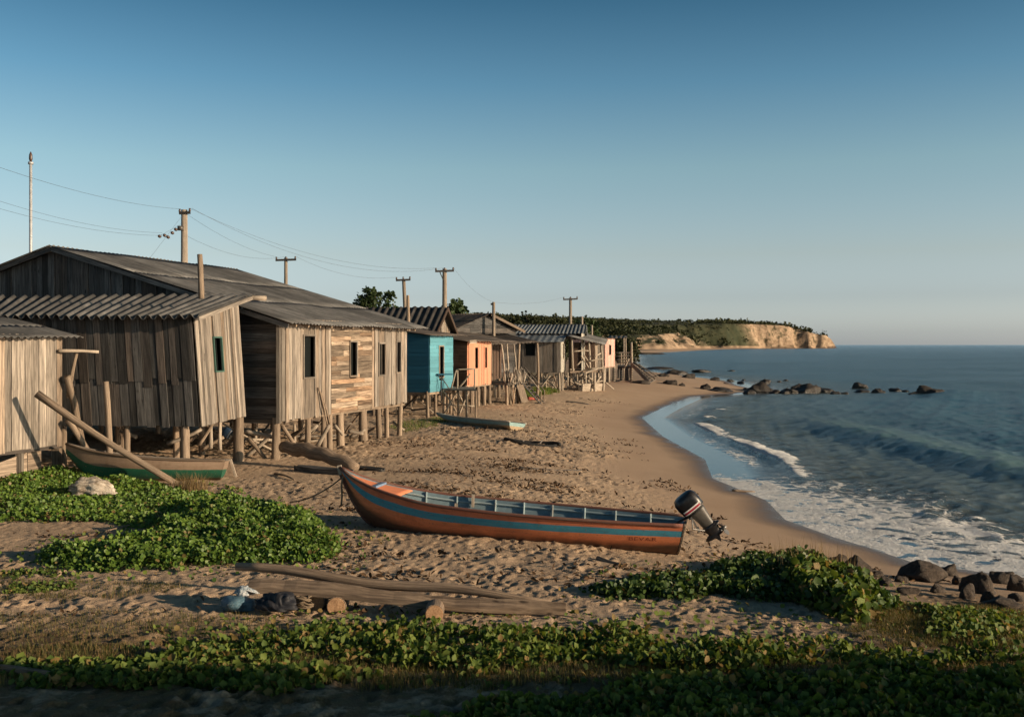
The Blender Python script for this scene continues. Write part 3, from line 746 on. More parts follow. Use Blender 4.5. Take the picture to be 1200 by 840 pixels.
# ================= long house C
def house_c():
    c = Vector((-6.65, 29.1)); a = AX; b = BX; L = 9.05; W = 15.3; zb = 2.07; ze = 4.86; ap = 7.63; za = 7.10
    t = thing('long_wooden_house', 'largest weathered board house under a wide gabled grey roof with narrow windows', 'house', (c.x, c.y, h(c.x, c.y)), GR_ST)
    u_of = lambda px: next(s for s in np.linspace(-1, 12, 5200) if (c.x+a.x*s)/(c.y+a.y*s) >= (px-600)/F)
    def zof(py, px): u = u_of(px); return ZC-(py-404)/F*(c.y+a.y*u)
    wins = []
    for (x0, x1, yt, yb, bar) in [(354.5, 367, 394, 442, None), (409, 416.5, 401, 440, None), (443, 449.5, 403, 439, .45), (463.5, 468, 401, 436, None)]:
        wins.append((u_of(x0), u_of(x1), zof(yb, x0), zof(yt, x0), bar))
    u1, u2 = u_of(387), u_of(435)
    far = c+a*L; zf = lambda u: zb
    def seg(ua, ub, o, mt, pw, lab):
        ops = [(w_[0]-ua, w_[1]-ua, w_[2], w_[3]) for w_ in wins if ua < w_[0] < ub]
        wall(t, 'wall', c+a*ua, c+a*ub, lambda u: zb-.06+.10*(u+ua)/L, ze+.10, mt, o, pw, ops, out=(1,0), ragged=.05 if o == 'v' else .0, label=lab)
    seg(0, u1, 'v', M['tan_wood'], .17, 'pale upright boards with the largest window'); seg(u1+.004, u2, 'h', M['brown_wood'], .15, 'brown level boards with patchy stains'); seg(u2+.004, L, 'v', M['tan_wood'], .16, None)
    for w_ in wins: window(t, c, far, (1,0), w_[0], w_[1], w_[2], w_[3], M['tan_wood'], bar=w_[4])
    zg = lambda v: ze+(za-ze)*min(v/ap, (W-v)/(W-ap))
    # gable facing the viewer: level boards at the right, upright boards beyond
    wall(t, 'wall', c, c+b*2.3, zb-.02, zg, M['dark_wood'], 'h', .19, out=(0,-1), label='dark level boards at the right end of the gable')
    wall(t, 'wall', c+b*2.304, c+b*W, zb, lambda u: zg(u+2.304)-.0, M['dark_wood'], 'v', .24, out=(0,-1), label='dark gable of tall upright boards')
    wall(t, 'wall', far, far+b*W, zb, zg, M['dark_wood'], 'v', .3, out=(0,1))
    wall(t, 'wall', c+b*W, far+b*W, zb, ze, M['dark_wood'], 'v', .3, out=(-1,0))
    beam_part(t, 'corner_post', V2(c-b*.02-a*.03, zb-.1), V2(c-b*.02-a*.03, ze-.05), .09, .09, M['grey_wood'])
    beam_part(t, 'corner_post', V2(c+b*10.2-a*.05, zb), V2(c+b*10.2-a*.05, zg(10.2)-.1), .18, .06, M['tan_wood'])
    floor_slab(t, c, a, b, L, W, zb+.15, M['grey_wood'])
    sl = (za-ze)/ap
    def rp(u, v, side): return V2(c+a*u+b*v, zg(v) + .10 if 0 <= v <= W else ze+.10+(v*sl if v < 0 else (W-v)*sl))
    roof(t, rp(-.35, -.55, 0), rp(L+.9, -.55, 0), rp(L+.9, ap, 0), rp(-.35, ap, 0), M['roof_grey'], .20, .022, sheets=3, dense=6, sag=.03, width=.95)
    roof(t, rp(L+.9, W+.5, 0), rp(-.35, W+.5, 0), rp(-.35, ap, 0)+Vector((0,0,.01)), rp(L+.9, ap, 0)+Vector((0,0,.01)), M['roof_grey'], .20, .022, sheets=3, dense=6, sag=.03, width=.95)
    for v0, v1 in ((-.5, ap), (ap, W+.4)):
        beam_part(t, 'barge_board', rp(-.30, v0, 0)-Vector((0,0,.09)), rp(-.30, v1, 0)-Vector((0,0,.09)), .03, .13, M['dark_wood'])
    for i in range(13):                                      # rafter ends under the eave
        u = .3+i*.72; q = rp(u, -.42, 0)-Vector((0,0,.10)); e = rp(u, .1, 0)-Vector((0,0,.10))
        beam_part(t, 'rafter', q, e, .06, .07, M['post_wood'])
    # stilts at the seaward side
    for (px, py, r) in [(323, 542, .125), (364.5, 529, .09), (383, 531, .09), (390.5, 529.5, .10), (403.5, 527, .13), (429.5, 521, .15), (448, 516, .10), (457, 516, .085), (471, 511, .095)]:
        u = min(max(u_of(px), .06), L-.1)
        # keep each stilt under the wall line, where its foot is seen
        p = c+a*u+b*.12; stilt(t, p.x, p.y, zb+.06, r, lean=.05)
    for v in (2.6, 5.4, 8.5, 11.5, 15.0):
        for u in (.15, 3.0, 6.0, 8.8):
            p = c+a*u+b*v; stilt(t, p.x, p.y, zb+.06, .10, lean=.05)
    beam_part(t, 'floor_beam', V2(c+b*.12, zb-.03), V2(far+b*.12, zb-.03), .12, .14, M['post_wood'])
    beam_part(t, 'floor_beam', V2(c+a*.12, zb-.05), V2(c+a*.12+b*W, zb-.05), .12, .14, M['grey_wood'])
    for (x0, y0, x1, y1, d) in [(286, 505, 321, 512, 29.4), (287, 536, 320, 507, 29.8), (290, 513, 313, 540, 29.3), (329, 497, 350, 530, 30), (333, 525, 322, 535, 29.2), (340, 512, 363, 500, 31.5),
        (345, 520, 345, 497, 31.8), (350, 515, 372, 498, 31.2), (372, 523, 386, 498, 31.2), (300, 520, 300, 500, 31), (392, 498, 402, 510, 32.6), (408, 505, 426, 508, 33.5), (410, 512, 428, 503, 34.5), (460, 494, 474, 504, 37.5), (430, 507, 447, 497, 36), (342, 530, 380, 532, 30.2), (310, 515, 330, 522, 32), (304, 505, 309, 533, 32)]:
        pole(t, 'brace', at(x0, y0, d), at(x1, y1, d), random.uniform(.045, .08), random.choice([M['pale_wood'], M['post_wood'], M['pale_wood']]), .03)
    braces(t, c+b*.5, a, b, L, 5.0, zb, 14)
    # a bent ladder-like frame hung on the wall
    q0, q1 = u_of(370), u_of(378)
    for du, dn in ((0, .09), (.16, .09)):
        pole(t, 'hanging_pole', V2(c+a*(q0+du)-b*dn, 2.9-du), V2(c+a*(q1+du)-b*.16, 1.75), .032, M['post_wood'], .05)
house_c()
# ================= generic small hut used for the farther ones
def hut(name, label, cat, c, a, L, W, zb, ze, zback, mside, mfront, oside, ofront, wins=(), fwins=(), roofm='roof_brown', overh=(.35,.35,.4,.3), rslope='v', pw=.16, wm=None, st_r=.08, nst=4, br=6, sides=True, amp=.02, pitch=.22, wallkw={}, stmat=None):
    """c: near right corner, a: runs away along the sunlit side; the roof rises away from that side (v) by zback-ze"""
    c = Vector(c); a = Vector(a).normalized(); b = Vector((-a.y, a.x))
    t = thing(name, label, cat, (c.x, c.y, h(c.x, c.y)), GR_ST)
    zr = lambda v: ze+(zback-ze)*v/W
    far = c+a*L
    wall(t, 'wall', c, far, zb, ze, mside, oside, pw, [(w_[0], w_[1], w_[2], w_[3]) for w_ in wins], out=(a.y,-a.x), **wallkw)
    for w_ in wins: window(t, c, far, (a.y,-a.x), w_[0], w_[1], w_[2], w_[3], wm or mside)
    wall(t, 'wall', c, c+b*W, zb, zr, mfront, ofront, pw*1.15, [(w_[0], w_[1], w_[2], w_[3]) for w_ in fwins], out=(-b.y*0-a.x, -a.y), **wallkw)
    for w_ in fwins: window(t, c, c+b*W, (-a.x, -a.y), w_[0], w_[1], w_[2], w_[3], M['dark_wood'])
    wall(t, 'wall', far, far+b*W, zb, zr, mfront, ofront, pw*1.5, out=(a.x, a.y))
    wall(t, 'wall', c+b*W, far+b*W, zb, zback, mfront, 'v', pw*1.5, out=(-1, 0))
    floor_slab(t, c, a, b, L, W, zb+.15, M['grey_wood'])
    o0, o1, o2, o3 = overh; k = (zback-ze)/W
    p = lambda u, v: V2(c+a*u+b*v, ze+.07+k*v)
    roof(t, p(-o0, -o2), p(L+o1, -o2), p(L+o1, W+o3), p(-o0, W+o3), M[roofm], pitch, amp, sheets=2, dense=6)
    for i in range(nst):
        q = c+a*(L*(i+.02)/(nst-1.0)*.98)+b*.06; stilt(t, q.x, q.y, zb+.05, st_r, stmat, lean=.04)
        q = c+a*(L*i/(nst-1.0)*.98)+b*(W-.1); stilt(t, q.x, q.y, zb+.05, st_r)
    for i in range(1, 4):
        q = c+b*(W*i/4)+a*.05; stilt(t, q.x, q.y, zb+.05, st_r, lean=.04)
    beam_part(t, 'floor_beam', V2(c+b*.05, zb-.04), V2(far+b*.05, zb-.04), .09, .12, M['post_wood'])
    beam_part(t, 'floor_beam', V2(c+a*.05, zb-.05), V2(c+b*W+a*.05, zb-.05), .09, .12, M['grey_wood'])
    if br: braces(t, c, a, b, L, W, zb, br)
    return t
# --- teal house D
cD = Vector((-3.71, 45.9))
tD = hut('painted_house', 'teal and turquoise board house on thin stilts in the middle of the row', 'house', cD, AX, 2.9, 5.5, 2.06, 4.62, 5.35, M['light_teal'], M['deep_teal'], 'h', 'h',
    wins=[(1.12, 1.62, 2.72, 4.12)], roofm='roof_brown', overh=(.5, 1.0, .45, .3), wm=M['pale_wood'], br=10, pw=.17)
pole(tD, 'roof_post', at(478.5, 388, 46.2), at(478, 346, 46.2), .085, M['post_wood'], .01)
# --- its landing: a small deck with rails and cross-braced legs
def landing():
    t = thing('landing_deck', 'small wooden landing with slanted rails between the turquoise and the orange house', 'deck', tuple(G(545, 490)), None)
    d = 47.0
    dk = MB()
    p = [at(519, 456, d), at(558, 456, d-.6), at(554, 452.5, d+2.2), at(523, 453, d+2.6)]
    z = 2.18
    p = [Vector((q.x, q.y, z)) for q in p]
    dk.prism([q-Vector((0,0,.07)) for q in p], p, grain=(1,0,0), across=(0,1,0)); dk.build('deck', M['grey_wood'], t)
    for (px, dd) in ((519.5, 47.1), (531, 47.3), (537, 46.8), (547, 46.7), (557.5, 46.5), (525, 49.3), (552, 49)):
        q = at(px, 470, dd); stilt(t, q.x, q.y, z-.05, .05)
    for (x0, y0, x1, y1) in [(519, 457, 535, 483), (521, 484, 536, 458), (538, 486, 549, 460), (548, 484, 538, 462), (520, 474, 556, 476)]:
        pole(t, 'brace', at(x0, y0, 47), at(x1, y1, 47), .04, M['pale_wood'], .02)
    for (x0, y0, x1, y1) in [(529, 455, 535, 433), (535, 433, 556, 432), (536, 455, 536, 433), (538, 454, 551, 438), (556, 455, 556, 432)]:
        pole(t, 'rail', at(x0, y0, 47), at(x1, y1, 47), .04, M['pale_wood'], .02)
    # green awning board with its stays
    beam_part(t, 'shelf_board', at(512, 438.5, 46.6), at(529, 438.5, 46.9), .35, .05, M['deep_teal'], up=(0,0,1))
    pole(t, 'rail', at(517, 470, 46.6), at(517, 439, 46.6), .03, M['dark_wood'], .02)
    pole(t, 'brace', at(517, 442, 46.6), at(526, 455, 46.8), .025, M['dark_wood'], .02)
landing()
# --- orange house E with porch
cE = Vector((-2.36, 53.2))
tE = hut('painted_house', 'orange house with dark brown front boards and two narrow windows', 'house', cE, AX, 3.9, 4.2, 2.05, 4.40, 5.0, M['orange_boards'], M['brown_boards'], 'v', 'h',
    wins=[(1.15, 1.62, 2.95, 4.05), (2.75, 3.1, 2.95, 4.05)], roofm='roof_brown', overh=(1.0, 3.2, .6, .3), wm=M['orange_boards'], br=6, pw=.3, nst=5, st_r=.11)
beam_part(tE, 'shutter', V2(cE+AX*.5-BX*.07, 2.1), V2(cE+AX*.5-BX*.07, 4.3), .75, .04, M['orange_boards'], up=(BX.x, BX.y, 0))
beam_part(tE, 'fascia_board', V2(cE-AX*.95-BX*.5, 4.34), V2(cE+AX*.1-BX*.5, 4.36), .05, .16, M['pale_wood'])
def porch_e():
    t = thing('porch', 'rough driftwood porch piled with sticks at the far end of the orange house', 'porch', tuple(G(590, 468)), None)
    q = [cE+AX*u-BX*v for u, v in ((4.2, .9), (4.2, -2.0), (7.2, -2.0), (7.2, .9))]
    mb = MB(); mb.prism([V2(p, 1.95) for p in q], [V2(p, 2.08) for p in q], grain=(AX.x,AX.y,0), across=(BX.x,BX.y,0)); mb.build('deck', M['grey_wood'], t)
    for u in (4.3, 5.3, 6.6):
        p = cE+AX*u-BX*.8; stilt(t, p.x, p.y, 2.0, .09)
        pole(t, 'porch_post', V2(cE+AX*u-BX*.7, 2.05), V2(cE+AX*(u+.1)-BX*.45, 4.25), .055, M['pale_wood'], .02)
    for i in range(34):
        u = 4.2+3.0*random.random(); v = random.uniform(.75, 1.05); p = cE+AX*u-BX*v
        z0 = random.uniform(1.95, 2.2); z1 = z0+random.uniform(.3, .85); e = p+AX*random.uniform(-.6, .6)
        pole(t, 'stick', V2(p, z0), V2(e, z1), random.uniform(.03, .06), random.choice([M['pale_wood'], M['pale_wood'], M['grey_wood']]), .05)
    for i in range(26):
        u = 4.2+3.0*random.random(); v = random.uniform(.7, 1.0); p = cE+AX*u-BX*v; g = h(p.x, p.y); e = p+AX*random.uniform(-.5, .5)
        pole(t, 'stick', V2(p, g-.05), V2(e, random.uniform(1.6, 1.98)), random.uniform(.03, .07), random.choice([M['pale_wood'], M['post_wood'], M['brown_wood']]), .04)
    # leaning sheet of plywood
    p0, p1 = cE+AX*5.6-BX*1.25, cE+AX*6.9-BX*1.25
    mb = MB(); mb.prism([V2(p0, .9), V2(p1, .9), V2(p1+BX*.3, 1.9), V2(p0+BX*.3, 1.9)], [V2(p0-BX*.03, .9), V2(p1-BX*.03, .9), V2(p1+BX*.27, 1.9), V2(p0+BX*.27, 1.9)], grain=(0,0,1), across=(AX.x,AX.y,0)); mb.build('plywood_panel', M['tan_wood'], t)
    # stair running down to the sand
    a0 = cE+AX*7.2-BX*.7; dr = (-BX*.75+AX*.7).normalized()
    for s_ in (0, .75):
        o = AX*s_; e = a0+o+dr*1.35
        pole(t, 'stringer', V2(a0+o, 2.05), V2(e, h(e.x, e.y)), .06, M['dark_wood'], .01)
        pole(t, 'handrail', V2(a0+o, 2.9), V2(e, h(e.x, e.y)+.75), .04, M['grey_wood'], .01)
        pole(t, 'rail_post', V2(e, h(e.x, e.y)-.2), V2(e, h(e.x, e.y)+.8), .04, M['post_wood'], .01)
    for i in range(7):
        k = (i+.5)/7; p = a0+dr*1.35*k; z = 2.05+(h(p.x, p.y)-2.05)*k
        beam_part(t, 'tread', V2(p-AX*.02, z), V2(p+AX*.77, z), .22, .04, M['grey_wood'], up=(0,0,1))
porch_e()
# --- house behind the teal one: steep ribbed dark roof, gable to the right
def gable_house(name, label, rx0, rx1, ry, gx, d, depth, ze, zb, mg, roofm, apex_px, pitch=.45, amp=.04):
    t = thing(name, label, 'house', tuple(at(gx, 470, d)), GR_ST); return t
def house_d2():
    d = 54.0
    apx = at(519, 361.5, d+2.1); gl = at(503, 392, d); gr_ = at(528.5, 389, d+4.2)
    z_e = gl.z; za = apx.z; c = Vector((gl.x, gl.y)); f = Vector((gr_.x, gr_.y)); ax = (f-c).normalized(); W = (f-c).length; b = Vector((-ax.y, ax.x))
    t = thing('wooden_house', 'house behind the teal one with dark ribbed roof and pale board gable', 'house', (c.x, c.y, h(c.x, c.y)), GR_ST)
    L = 6.3
    zg = lambda u: z_e+(za-z_e)*(1-abs(u/W-.5)*2)
    wall(t, 'wall', c, f, 2.1, zg, M['tan_wood'], 'v', .22, [(W/2-.12, W/2+.12, za-1.3, za-.55)], out=(1,0))
    wall(t, 'wall', c, c+b*L, 2.1, z_e, M['brown_boards'], 'v', .25, out=(0,-1)); wall(t, 'wall', f, f+b*L, 2.1, z_e, M['brown_boards'], 'v', .25, out=(0,1)); wall(t, 'wall', c+b*L, f+b*L, 2.1, zg, M['brown_boards'], 'v', .25, out=(-1,0))
    m_ = (c+f)/2; k = (za-z_e)/(W/2)
    for s_ in (-1, 1):
        e = m_+ax*s_*(W/2+.35); ze = z_e-.35*k+.08
        A, B_ = e-b*.45, e+b*(L+.3); R0, R1 = m_-b*.45, m_+b*(L+.3)
        if s_ < 0: roof(t, V2(B_, ze), V2(A, ze), V2(R0, za+.08), V2(R1, za+.08), M['roof_dark'], .40, .05, sheets=1, dense=8)
        else: roof(t, V2(A, ze), V2(B_, ze), V2(R1, za+.09), V2(R0, za+.09), M['roof_dark'], .40, .05, sheets=1, dense=8)
        beam_part(t, 'barge_board', V2(e-b*.42, ze-.06), V2(m_-b*.42, za-.02), .04, .2, M['brown_boards'])
    for u in (.1, W/2, W-.1):
        for v in (.1, L/2, L-.1):
            p = c+ax*u+b*v; stilt(t, p.x, p.y, 2.1, .1)
    floor_slab(t, c, ax, b, W, L, 2.2, M['grey_wood'])
house_d2()
# --- brown lean-to roof house between D2 and E, then the big dark one F behind
def house_f0():
    d = 58.0; a = AX; c = Vector(at(545, 400, d).xy); b = BX; L = 6.5; W = 5.5
    t = thing('wooden_house', 'low house with a streaky brown corrugated roof right behind the orange one', 'house', (c.x, c.y, h(c.x, c.y)), GR_ST)
    ze, zk = 4.55, 5.55
    wall(t, 'wall', c, c+a*L, 2.1, ze, M['brown_boards'], 'v', .22, out=(1,0)); wall(t, 'wall', c, c+b*W, 2.1, lambda u: ze+(zk-ze)*u/W, M['brown_boards'], 'v', .22, out=(0,-1))
    wall(t, 'wall', c+a*L, c+a*L+b*W, 2.1, lambda u: ze+(zk-ze)*u/W, M['brown_boards'], 'v', .3, out=(0,1)); wall(t, 'wall', c+b*W, c+b*W+a*L, 2.1, zk, M['brown_boards'], 'v', .3, out=(-1,0))
    p = lambda u, v: V2(c+a*u+b*v, ze+.07+(zk-ze)/W*v)
    roof(t, p(-.5, -.5), p(L+.5, -.5), p(L+.5, W+.3), p(-.5, W+.3), M['roof_brown'], .3, .035, sheets=2)
    for u in (.1, L/2, L-.1):
        for v in (.1, W-.1): q = c+a*u+b*v; stilt(t, q.x, q.y, 2.1, .1)
    floor_slab(t, c, a, b, L, W, 2.2, M['grey_wood'])
house_f0()
def house_f():
    d = 66.0; l = at(533, 381, d-3.2); r = at(604, 384, d); apx = at(562, 369.5, d)
    c = Vector((r.x, r.y)); b = (Vector((l.x, l.y))-c).normalized(); a = Vector((b.y, -b.x)); 
    if a.y < 0: a = -a
    W = (Vector((l.x, l.y))-c).length; v_ap = (Vector((apx.x, apx.y))-c).length; L = 5.0; ze = 5.15; za = apx.z
    t = thing('wooden_house', 'large dark gabled house half hidden behind the brown roof, tallest of the middle group', 'house', (c.x, c.y, h(c.x, c.y)), GR_ST)
    zg = lambda v: ze+(za-ze)*min(v/v_ap, (W-v)/(W-v_ap))
    wall(t, 'wall', c, c+b*W, 2.2, zg, M['dark_wood'], 'h', .25, out=(0,-1)); wall(t, 'wall', c, c+a*L, 2.2, ze, M['dark_wood'], 'v', .25, out=(1,0))
    wall(t, 'wall', c+a*L, c+a*L+b*W, 2.2, zg, M['dark_wood'], 'v', .3, out=(0,1)); wall(t, 'wall', c+b*W, c+b*W+a*L, 2.2, ze, M['dark_wood'], 'v', .3, out=(-1,0))
    p = lambda u, v: V2(c+a*u+b*v, zg(min(max(v, 0), W))+.08-(.12 if v < 0 or v > W else 0))
    roof(t, p(-.4, -.5), p(L+.4, -.5), p(L+.4, v_ap), p(-.4, v_ap), M['roof_brown'], .3, .03, sheets=2)
    roof(t, p(L+.4, W+.4), p(-.4, W+.4), p(-.4, v_ap)+Vector((0,0,.01)), p(L+.4, v_ap)+Vector((0,0,.01)), M['roof_brown'], .3, .03, sheets=2)
    beam_part(t, 'barge_board', p(-.38, -.5)-Vector((0,0,.08)), p(-.38, v_ap)-Vector((0,0,.08)), .04, .16, M['grey_wood'])
    # lower lean-to against its front
    q = lambda u, v: V2(c+a*u+b*v, 4.75+u*.16+.35*math.sin(math.pi*min(max(v/W,0),1)))
    roof(t, q(-3.4, .8), q(-3.4, W), q(-.05, W), q(-.05, .8), M['roof_brown'], .3, .03, sheets=1, name='porch_roof')
    for v in (1.0, W/2, W-.2): pp = c+b*v-a*3.2; pole(t, 'porch_post', V2(pp, h(pp.x,pp.y)-.2), V2(pp, 4.3), .09, M['post_wood'])
    for u in (.1, L-.1):
        for v in (.1, W/2, W-.1): pp = c+a*u+b*v; stilt(t, pp.x, pp.y, 2.2, .1)
    floor_slab(t, c, a, b, L, W, 2.3, M['grey_wood'])
house_f()
# --- grey house G with its upper ribbed roof, lit end wall, porch; pink hut H; platform with stairs
def house_g():
    c = Vector((3.5, 74.0)); a = Vector((.12, .993)).normalized(); b = Vector((-a.y, a.x))
    t = thing('wooden_house', 'grey board house with blue grey ribbed roof and one dark square window', 'house', (c.x, c.y, h(c.x, c.y)), GR_ST)
    L, W, zb, z0 = 5.0, 5.6, 2.2, 4.40; z1 = 5.05
    zr = lambda u: z0+(z1-z0)*u/L
    wx = lambda px: (600-px)/F*74+3.5
    ops = [(wx(627), wx(615.5), 3.42, 4.28)]
    wall(t, 'wall', c, c+b*W, zb, z0, M['grey_wood'], 'v', .24, ops, out=(0,-1), ragged=.04); window(t, c, c+b*W, (0,-1), *ops[0], M['dark_wood'])
    ops = [(2.0, 2.9, 3.2, 4.25)]
    wall(t, 'wall', c, c+a*L, zb, zr, M['white_boards'], 'v', .22, ops, out=(1,0), ragged=.02); window(t, c, c+a*L, (1,0), *ops[0], M['pale_wood'])
    wall(t, 'wall', c+a*L, c+a*L+b*W, zb, z1, M['grey_wood'], 'v', .3, out=(0,1)); wall(t, 'wall', c+b*W, c+b*W+a*L, zb, zr, M['grey_wood'], 'v', .3, out=(-1,0))
    floor_slab(t, c, a, b, L, W, zb+.15, M['grey_wood'])
    p = lambda u, v: V2(c+a*u+b*v, zr(u)+.08)
    roof(t, p(-.55, -.25), p(-.55, W+.5), p(L*.75, W+.5), p(L*.75, -.25), M['roof_blue'], .50, .014, sheets=1, dense=8, name='lower_roof')
    # the upper roof behind: its own ridge parallel to the front
    u0, u1, zlo, zhi = L*.72, L+1.2, 5.05, 5.78
    q = lambda u, v, z: V2(c+a*u+b*v, z)
    roof(t, q(u0, -1.6, zlo), q(u0, W-.6, zlo), q(u1, W-1.0, zhi), q(u1, -1.6, zhi), M['roof_blue'], .30, .03, sheets=1, dense=8, name='upper_roof')
    roof(t, q(u1+2.4, W-.6, zlo-.4), q(u1+2.4, -1.6, zlo-.4), q(u1, -1.6, zhi+.01), q(u1, W-1.0, zhi+.01), M['roof_blue'], .34, .05, sheets=1, dense=6, name='upper_roof')
    wl = c+a*(u0+.15)-b*1.3; wr = c+a*(u1+2.2)-b*1.3; wl_ = (wr-wl).length; um = u1-u0-.15
    wall(t, 'wall', wl, wr, 2.2, lambda u: (zlo+.05+(zhi-zlo-.05)*u/um) if u < um else zhi-(zhi-zlo+.35)*(u-um)/(wl_-um), M['white_boards'], 'v', .25, out=(1,0))
    for v in (.1, W*.25, W*.5, W*.75, W-.1):
        for u in (.1, L-.1): pp = c+a*u+b*v; stilt(t, pp.x, pp.y, zb+.05, .08, lean=.05)
    for u in (1.6, 3.2): pp = c+a*u+b*.1; stilt(t, pp.x, pp.y, zb+.05, .10, M['pale_wood'], lean=.05)
    braces(t, c-a*.1, a, b, L, W, zb, 16)
    for (x0, y0, x1, y1) in [(633, 455, 645, 440), (636, 440, 652, 455), (625, 452, 640, 448), (640, 456, 641, 438)]:
        pole(t, 'brace', at(x0, y0, 74), at(x1, y1, 74), .06, M['pale_wood'], .04)
house_g()
def porch_g():
    d = 80.0
    t = thing('porch', 'open shady porch with a slanting roof and stick rails right of the grey house', 'porch', tuple(G(690, 460)), None)
    z = 2.25
    P = [at(668, 436, 76), at(708, 436, 78.5), at(708, 430, 84), at(672, 430, 84)]; P = [Vector((p.x, p.y, z)) for p in P]
    mb = MB(); mb.prism([p-Vector((0,0,.14)) for p in P], P, grain=(1,0,0), across=(0,1,0)); mb.build('deck', M['grey_wood'], t)
    r = [at(664, 393.2, 75.6), at(710, 403, 77.8), at(712, 398, 84.5), at(672, 391, 84.5)]
    roof(t, r[1], r[2], r[3]+Vector((0,0,.25)), r[0], M['roof_grey'], .3, .03, sheets=1, sag=.05)
    wall(t, 'wall', P[3].xy, P[2].xy, z, 4.4, M['brown_boards'], 'v', .3, out=(0,1), label='dark back wall of the porch')
    wall(t, 'wall', at(697, 430, 79.5).xy, at(707, 430, 80).xy, z, 4.35, M['tan_wood'], 'v', .3, out=(0,-1))
    for (px, pb, pt, dd) in [(671.5, 436, 395, 76.6), (691.5, 436, 399, 77.4), (706, 436, 402, 78), (703, 436, 400, 82)]:
        pole(t, 'porch_post', at(px, pb, dd), at(px-1.5, pt, dd), .09, M['pale_wood'], .01)
    for (x0, y0, x1, y1) in [(672, 412, 690, 411), (692, 423, 706, 420), (681, 417, 690, 431), (684, 416, 692, 428), (697, 418, 704, 414), (692, 432, 706, 431), (676, 428, 684, 420), (668, 433, 673, 433)]:
        pole(t, 'rail', at(x0, y0, 76.9), at(x1, y1, 77.4), .06, M['pale_wood'], .04)
    for (px, dd, rr) in [(655.5, 73.8, .06), (659, 74, .08), (665, 76, .06), (676, 77, .06), (686, 76, .06), (697, 76, .10), (701, 79, .09), (706.5, 78, .10), (682, 81, .08), (690, 80, .08)]:
        q = at(px, 450, dd); stilt(t, q.x, q.y, z-.1, rr, M['pale_wood'], lean=.05)
    for (x0, y0, x1, y1) in [(678, 441, 700, 432), (686, 444, 678, 437), (660, 440, 676, 443), (673, 448, 690, 452), (690, 449, 706, 446), (665, 455, 684, 443), (680, 456, 690, 444), (709, 448, 719, 456), (668, 446, 680, 456), (695, 455, 704, 441), (657, 450, 668, 442), (684, 440, 696, 446)]:
        pole(t, 'brace', at(x0, y0, 76), at(x1, y1, 76.5), random.uniform(.05, .10), M['pale_wood'], .06)
porch_g()
cH = Vector(((708.5-600)/F*90, 90.0))
tH = hut('painted_hut', 'small pale pink hut near the far end of the row of houses', 'hut', cH, Vector((.36, .93)), 3.2, 3.0, 2.25, 4.72, 4.86, M['pink_boards'], M['pink_boards'], 'v', 'v',
    wins=[(1.35, 1.9, 3.35, 4.15)], roofm='roof_brown', overh=(.2,.3,.2,.2), wm=M['grey_wood'], br=5, st_r=.14, nst=3, stmat=M['pale_wood'])
def platform():
    t = thing('stair_platform', 'white railed platform with a long stair down to the sand, last of the row', 'platform', tuple(G(735, 448)), None)
    z = 2.25; d = 96
    P = [Vector((p.x, p.y, z)) for p in (at(724, 428, 95), at(740, 428, 94), at(741, 428, 102), at(724, 428, 102))]
    mb = MB(); mb.prism([p-Vector((0,0,.2)) for p in P], P, grain=(1,0,0), across=(0,1,0)); mb.build('deck', M['grey_wood'], t)
    R_ = [at(713, 396, 94), at(735, 396, 94), at(735, 393.5, 103), at(713, 393.5, 103)]
    roof(t, R_[0], R_[1], R_[2]+Vector((0,0,.0)), R_[3], M['roof_brown'], .4, .03, sheets=1)
    for (px, pt, dd, r) in [(733, 396, 94.5, .10), (740, 401, 94, .12), (731, 396, 101.5, .08)]:
        q = at(px, 440, dd); g = h(q.x, q.y)
        pole(t, 'post', (q.x, q.y, g-.3), at(px, pt, dd), r, M['pale_wood'], .01)
    for (px, dd) in [(728, 95), (725, 100), (739, 101), (735.5, 94.3)]: q = at(px, 440, dd); stilt(t, q.x, q.y, z-.1, .12, M['dark_wood'])
    for y0 in (413.5, 417.5, 421.5, 425):
        pole(t, 'rail', at(722.5, y0, 94.3), at(740, y0-.7, 94), .075, M['pale_wood'], .01)
    for px in (728, 736): pole(t, 'rail_post', at(px, 428, 94.2), at(px, 413, 94.2), .07, M['pale_wood'], .01)
    pole(t, 'rail', at(732, 431, 93.8), at(737, 420, 93.8), .08, M['pale_wood'], .01)
    for (x0, y0, x1, y1, dd) in [(740, 427, 762, 452, 92), (742, 426, 768, 451, 96)]:
        a_ = at(x0, y0, dd); b_ = at(x1, y1, dd-2); b_.z = h(b_.x, b_.y)
        beam_part(t, 'stringer', a_, b_, .10, .28, M['grey_wood'])
        pole(t, 'handrail', a_+Vector((0,0,.15)), b_+Vector((.3,0,.35)), .06, M['pale_wood'], .01)
    for i in range(9):
        k = (i+.5)/9; a_ = at(740, 427, 92).lerp(Vector((*at(762, 452, 90).xy, h(*at(762,452,90).xy))), k); b_ = at(742, 426, 96).lerp(Vector((*at(768, 451, 94).xy, h(*at(768,451,94).xy))), k)
        beam_part(t, 'tread', a_, b_, .3, .05, M['grey_wood'], up=(0,0,1))
platform()
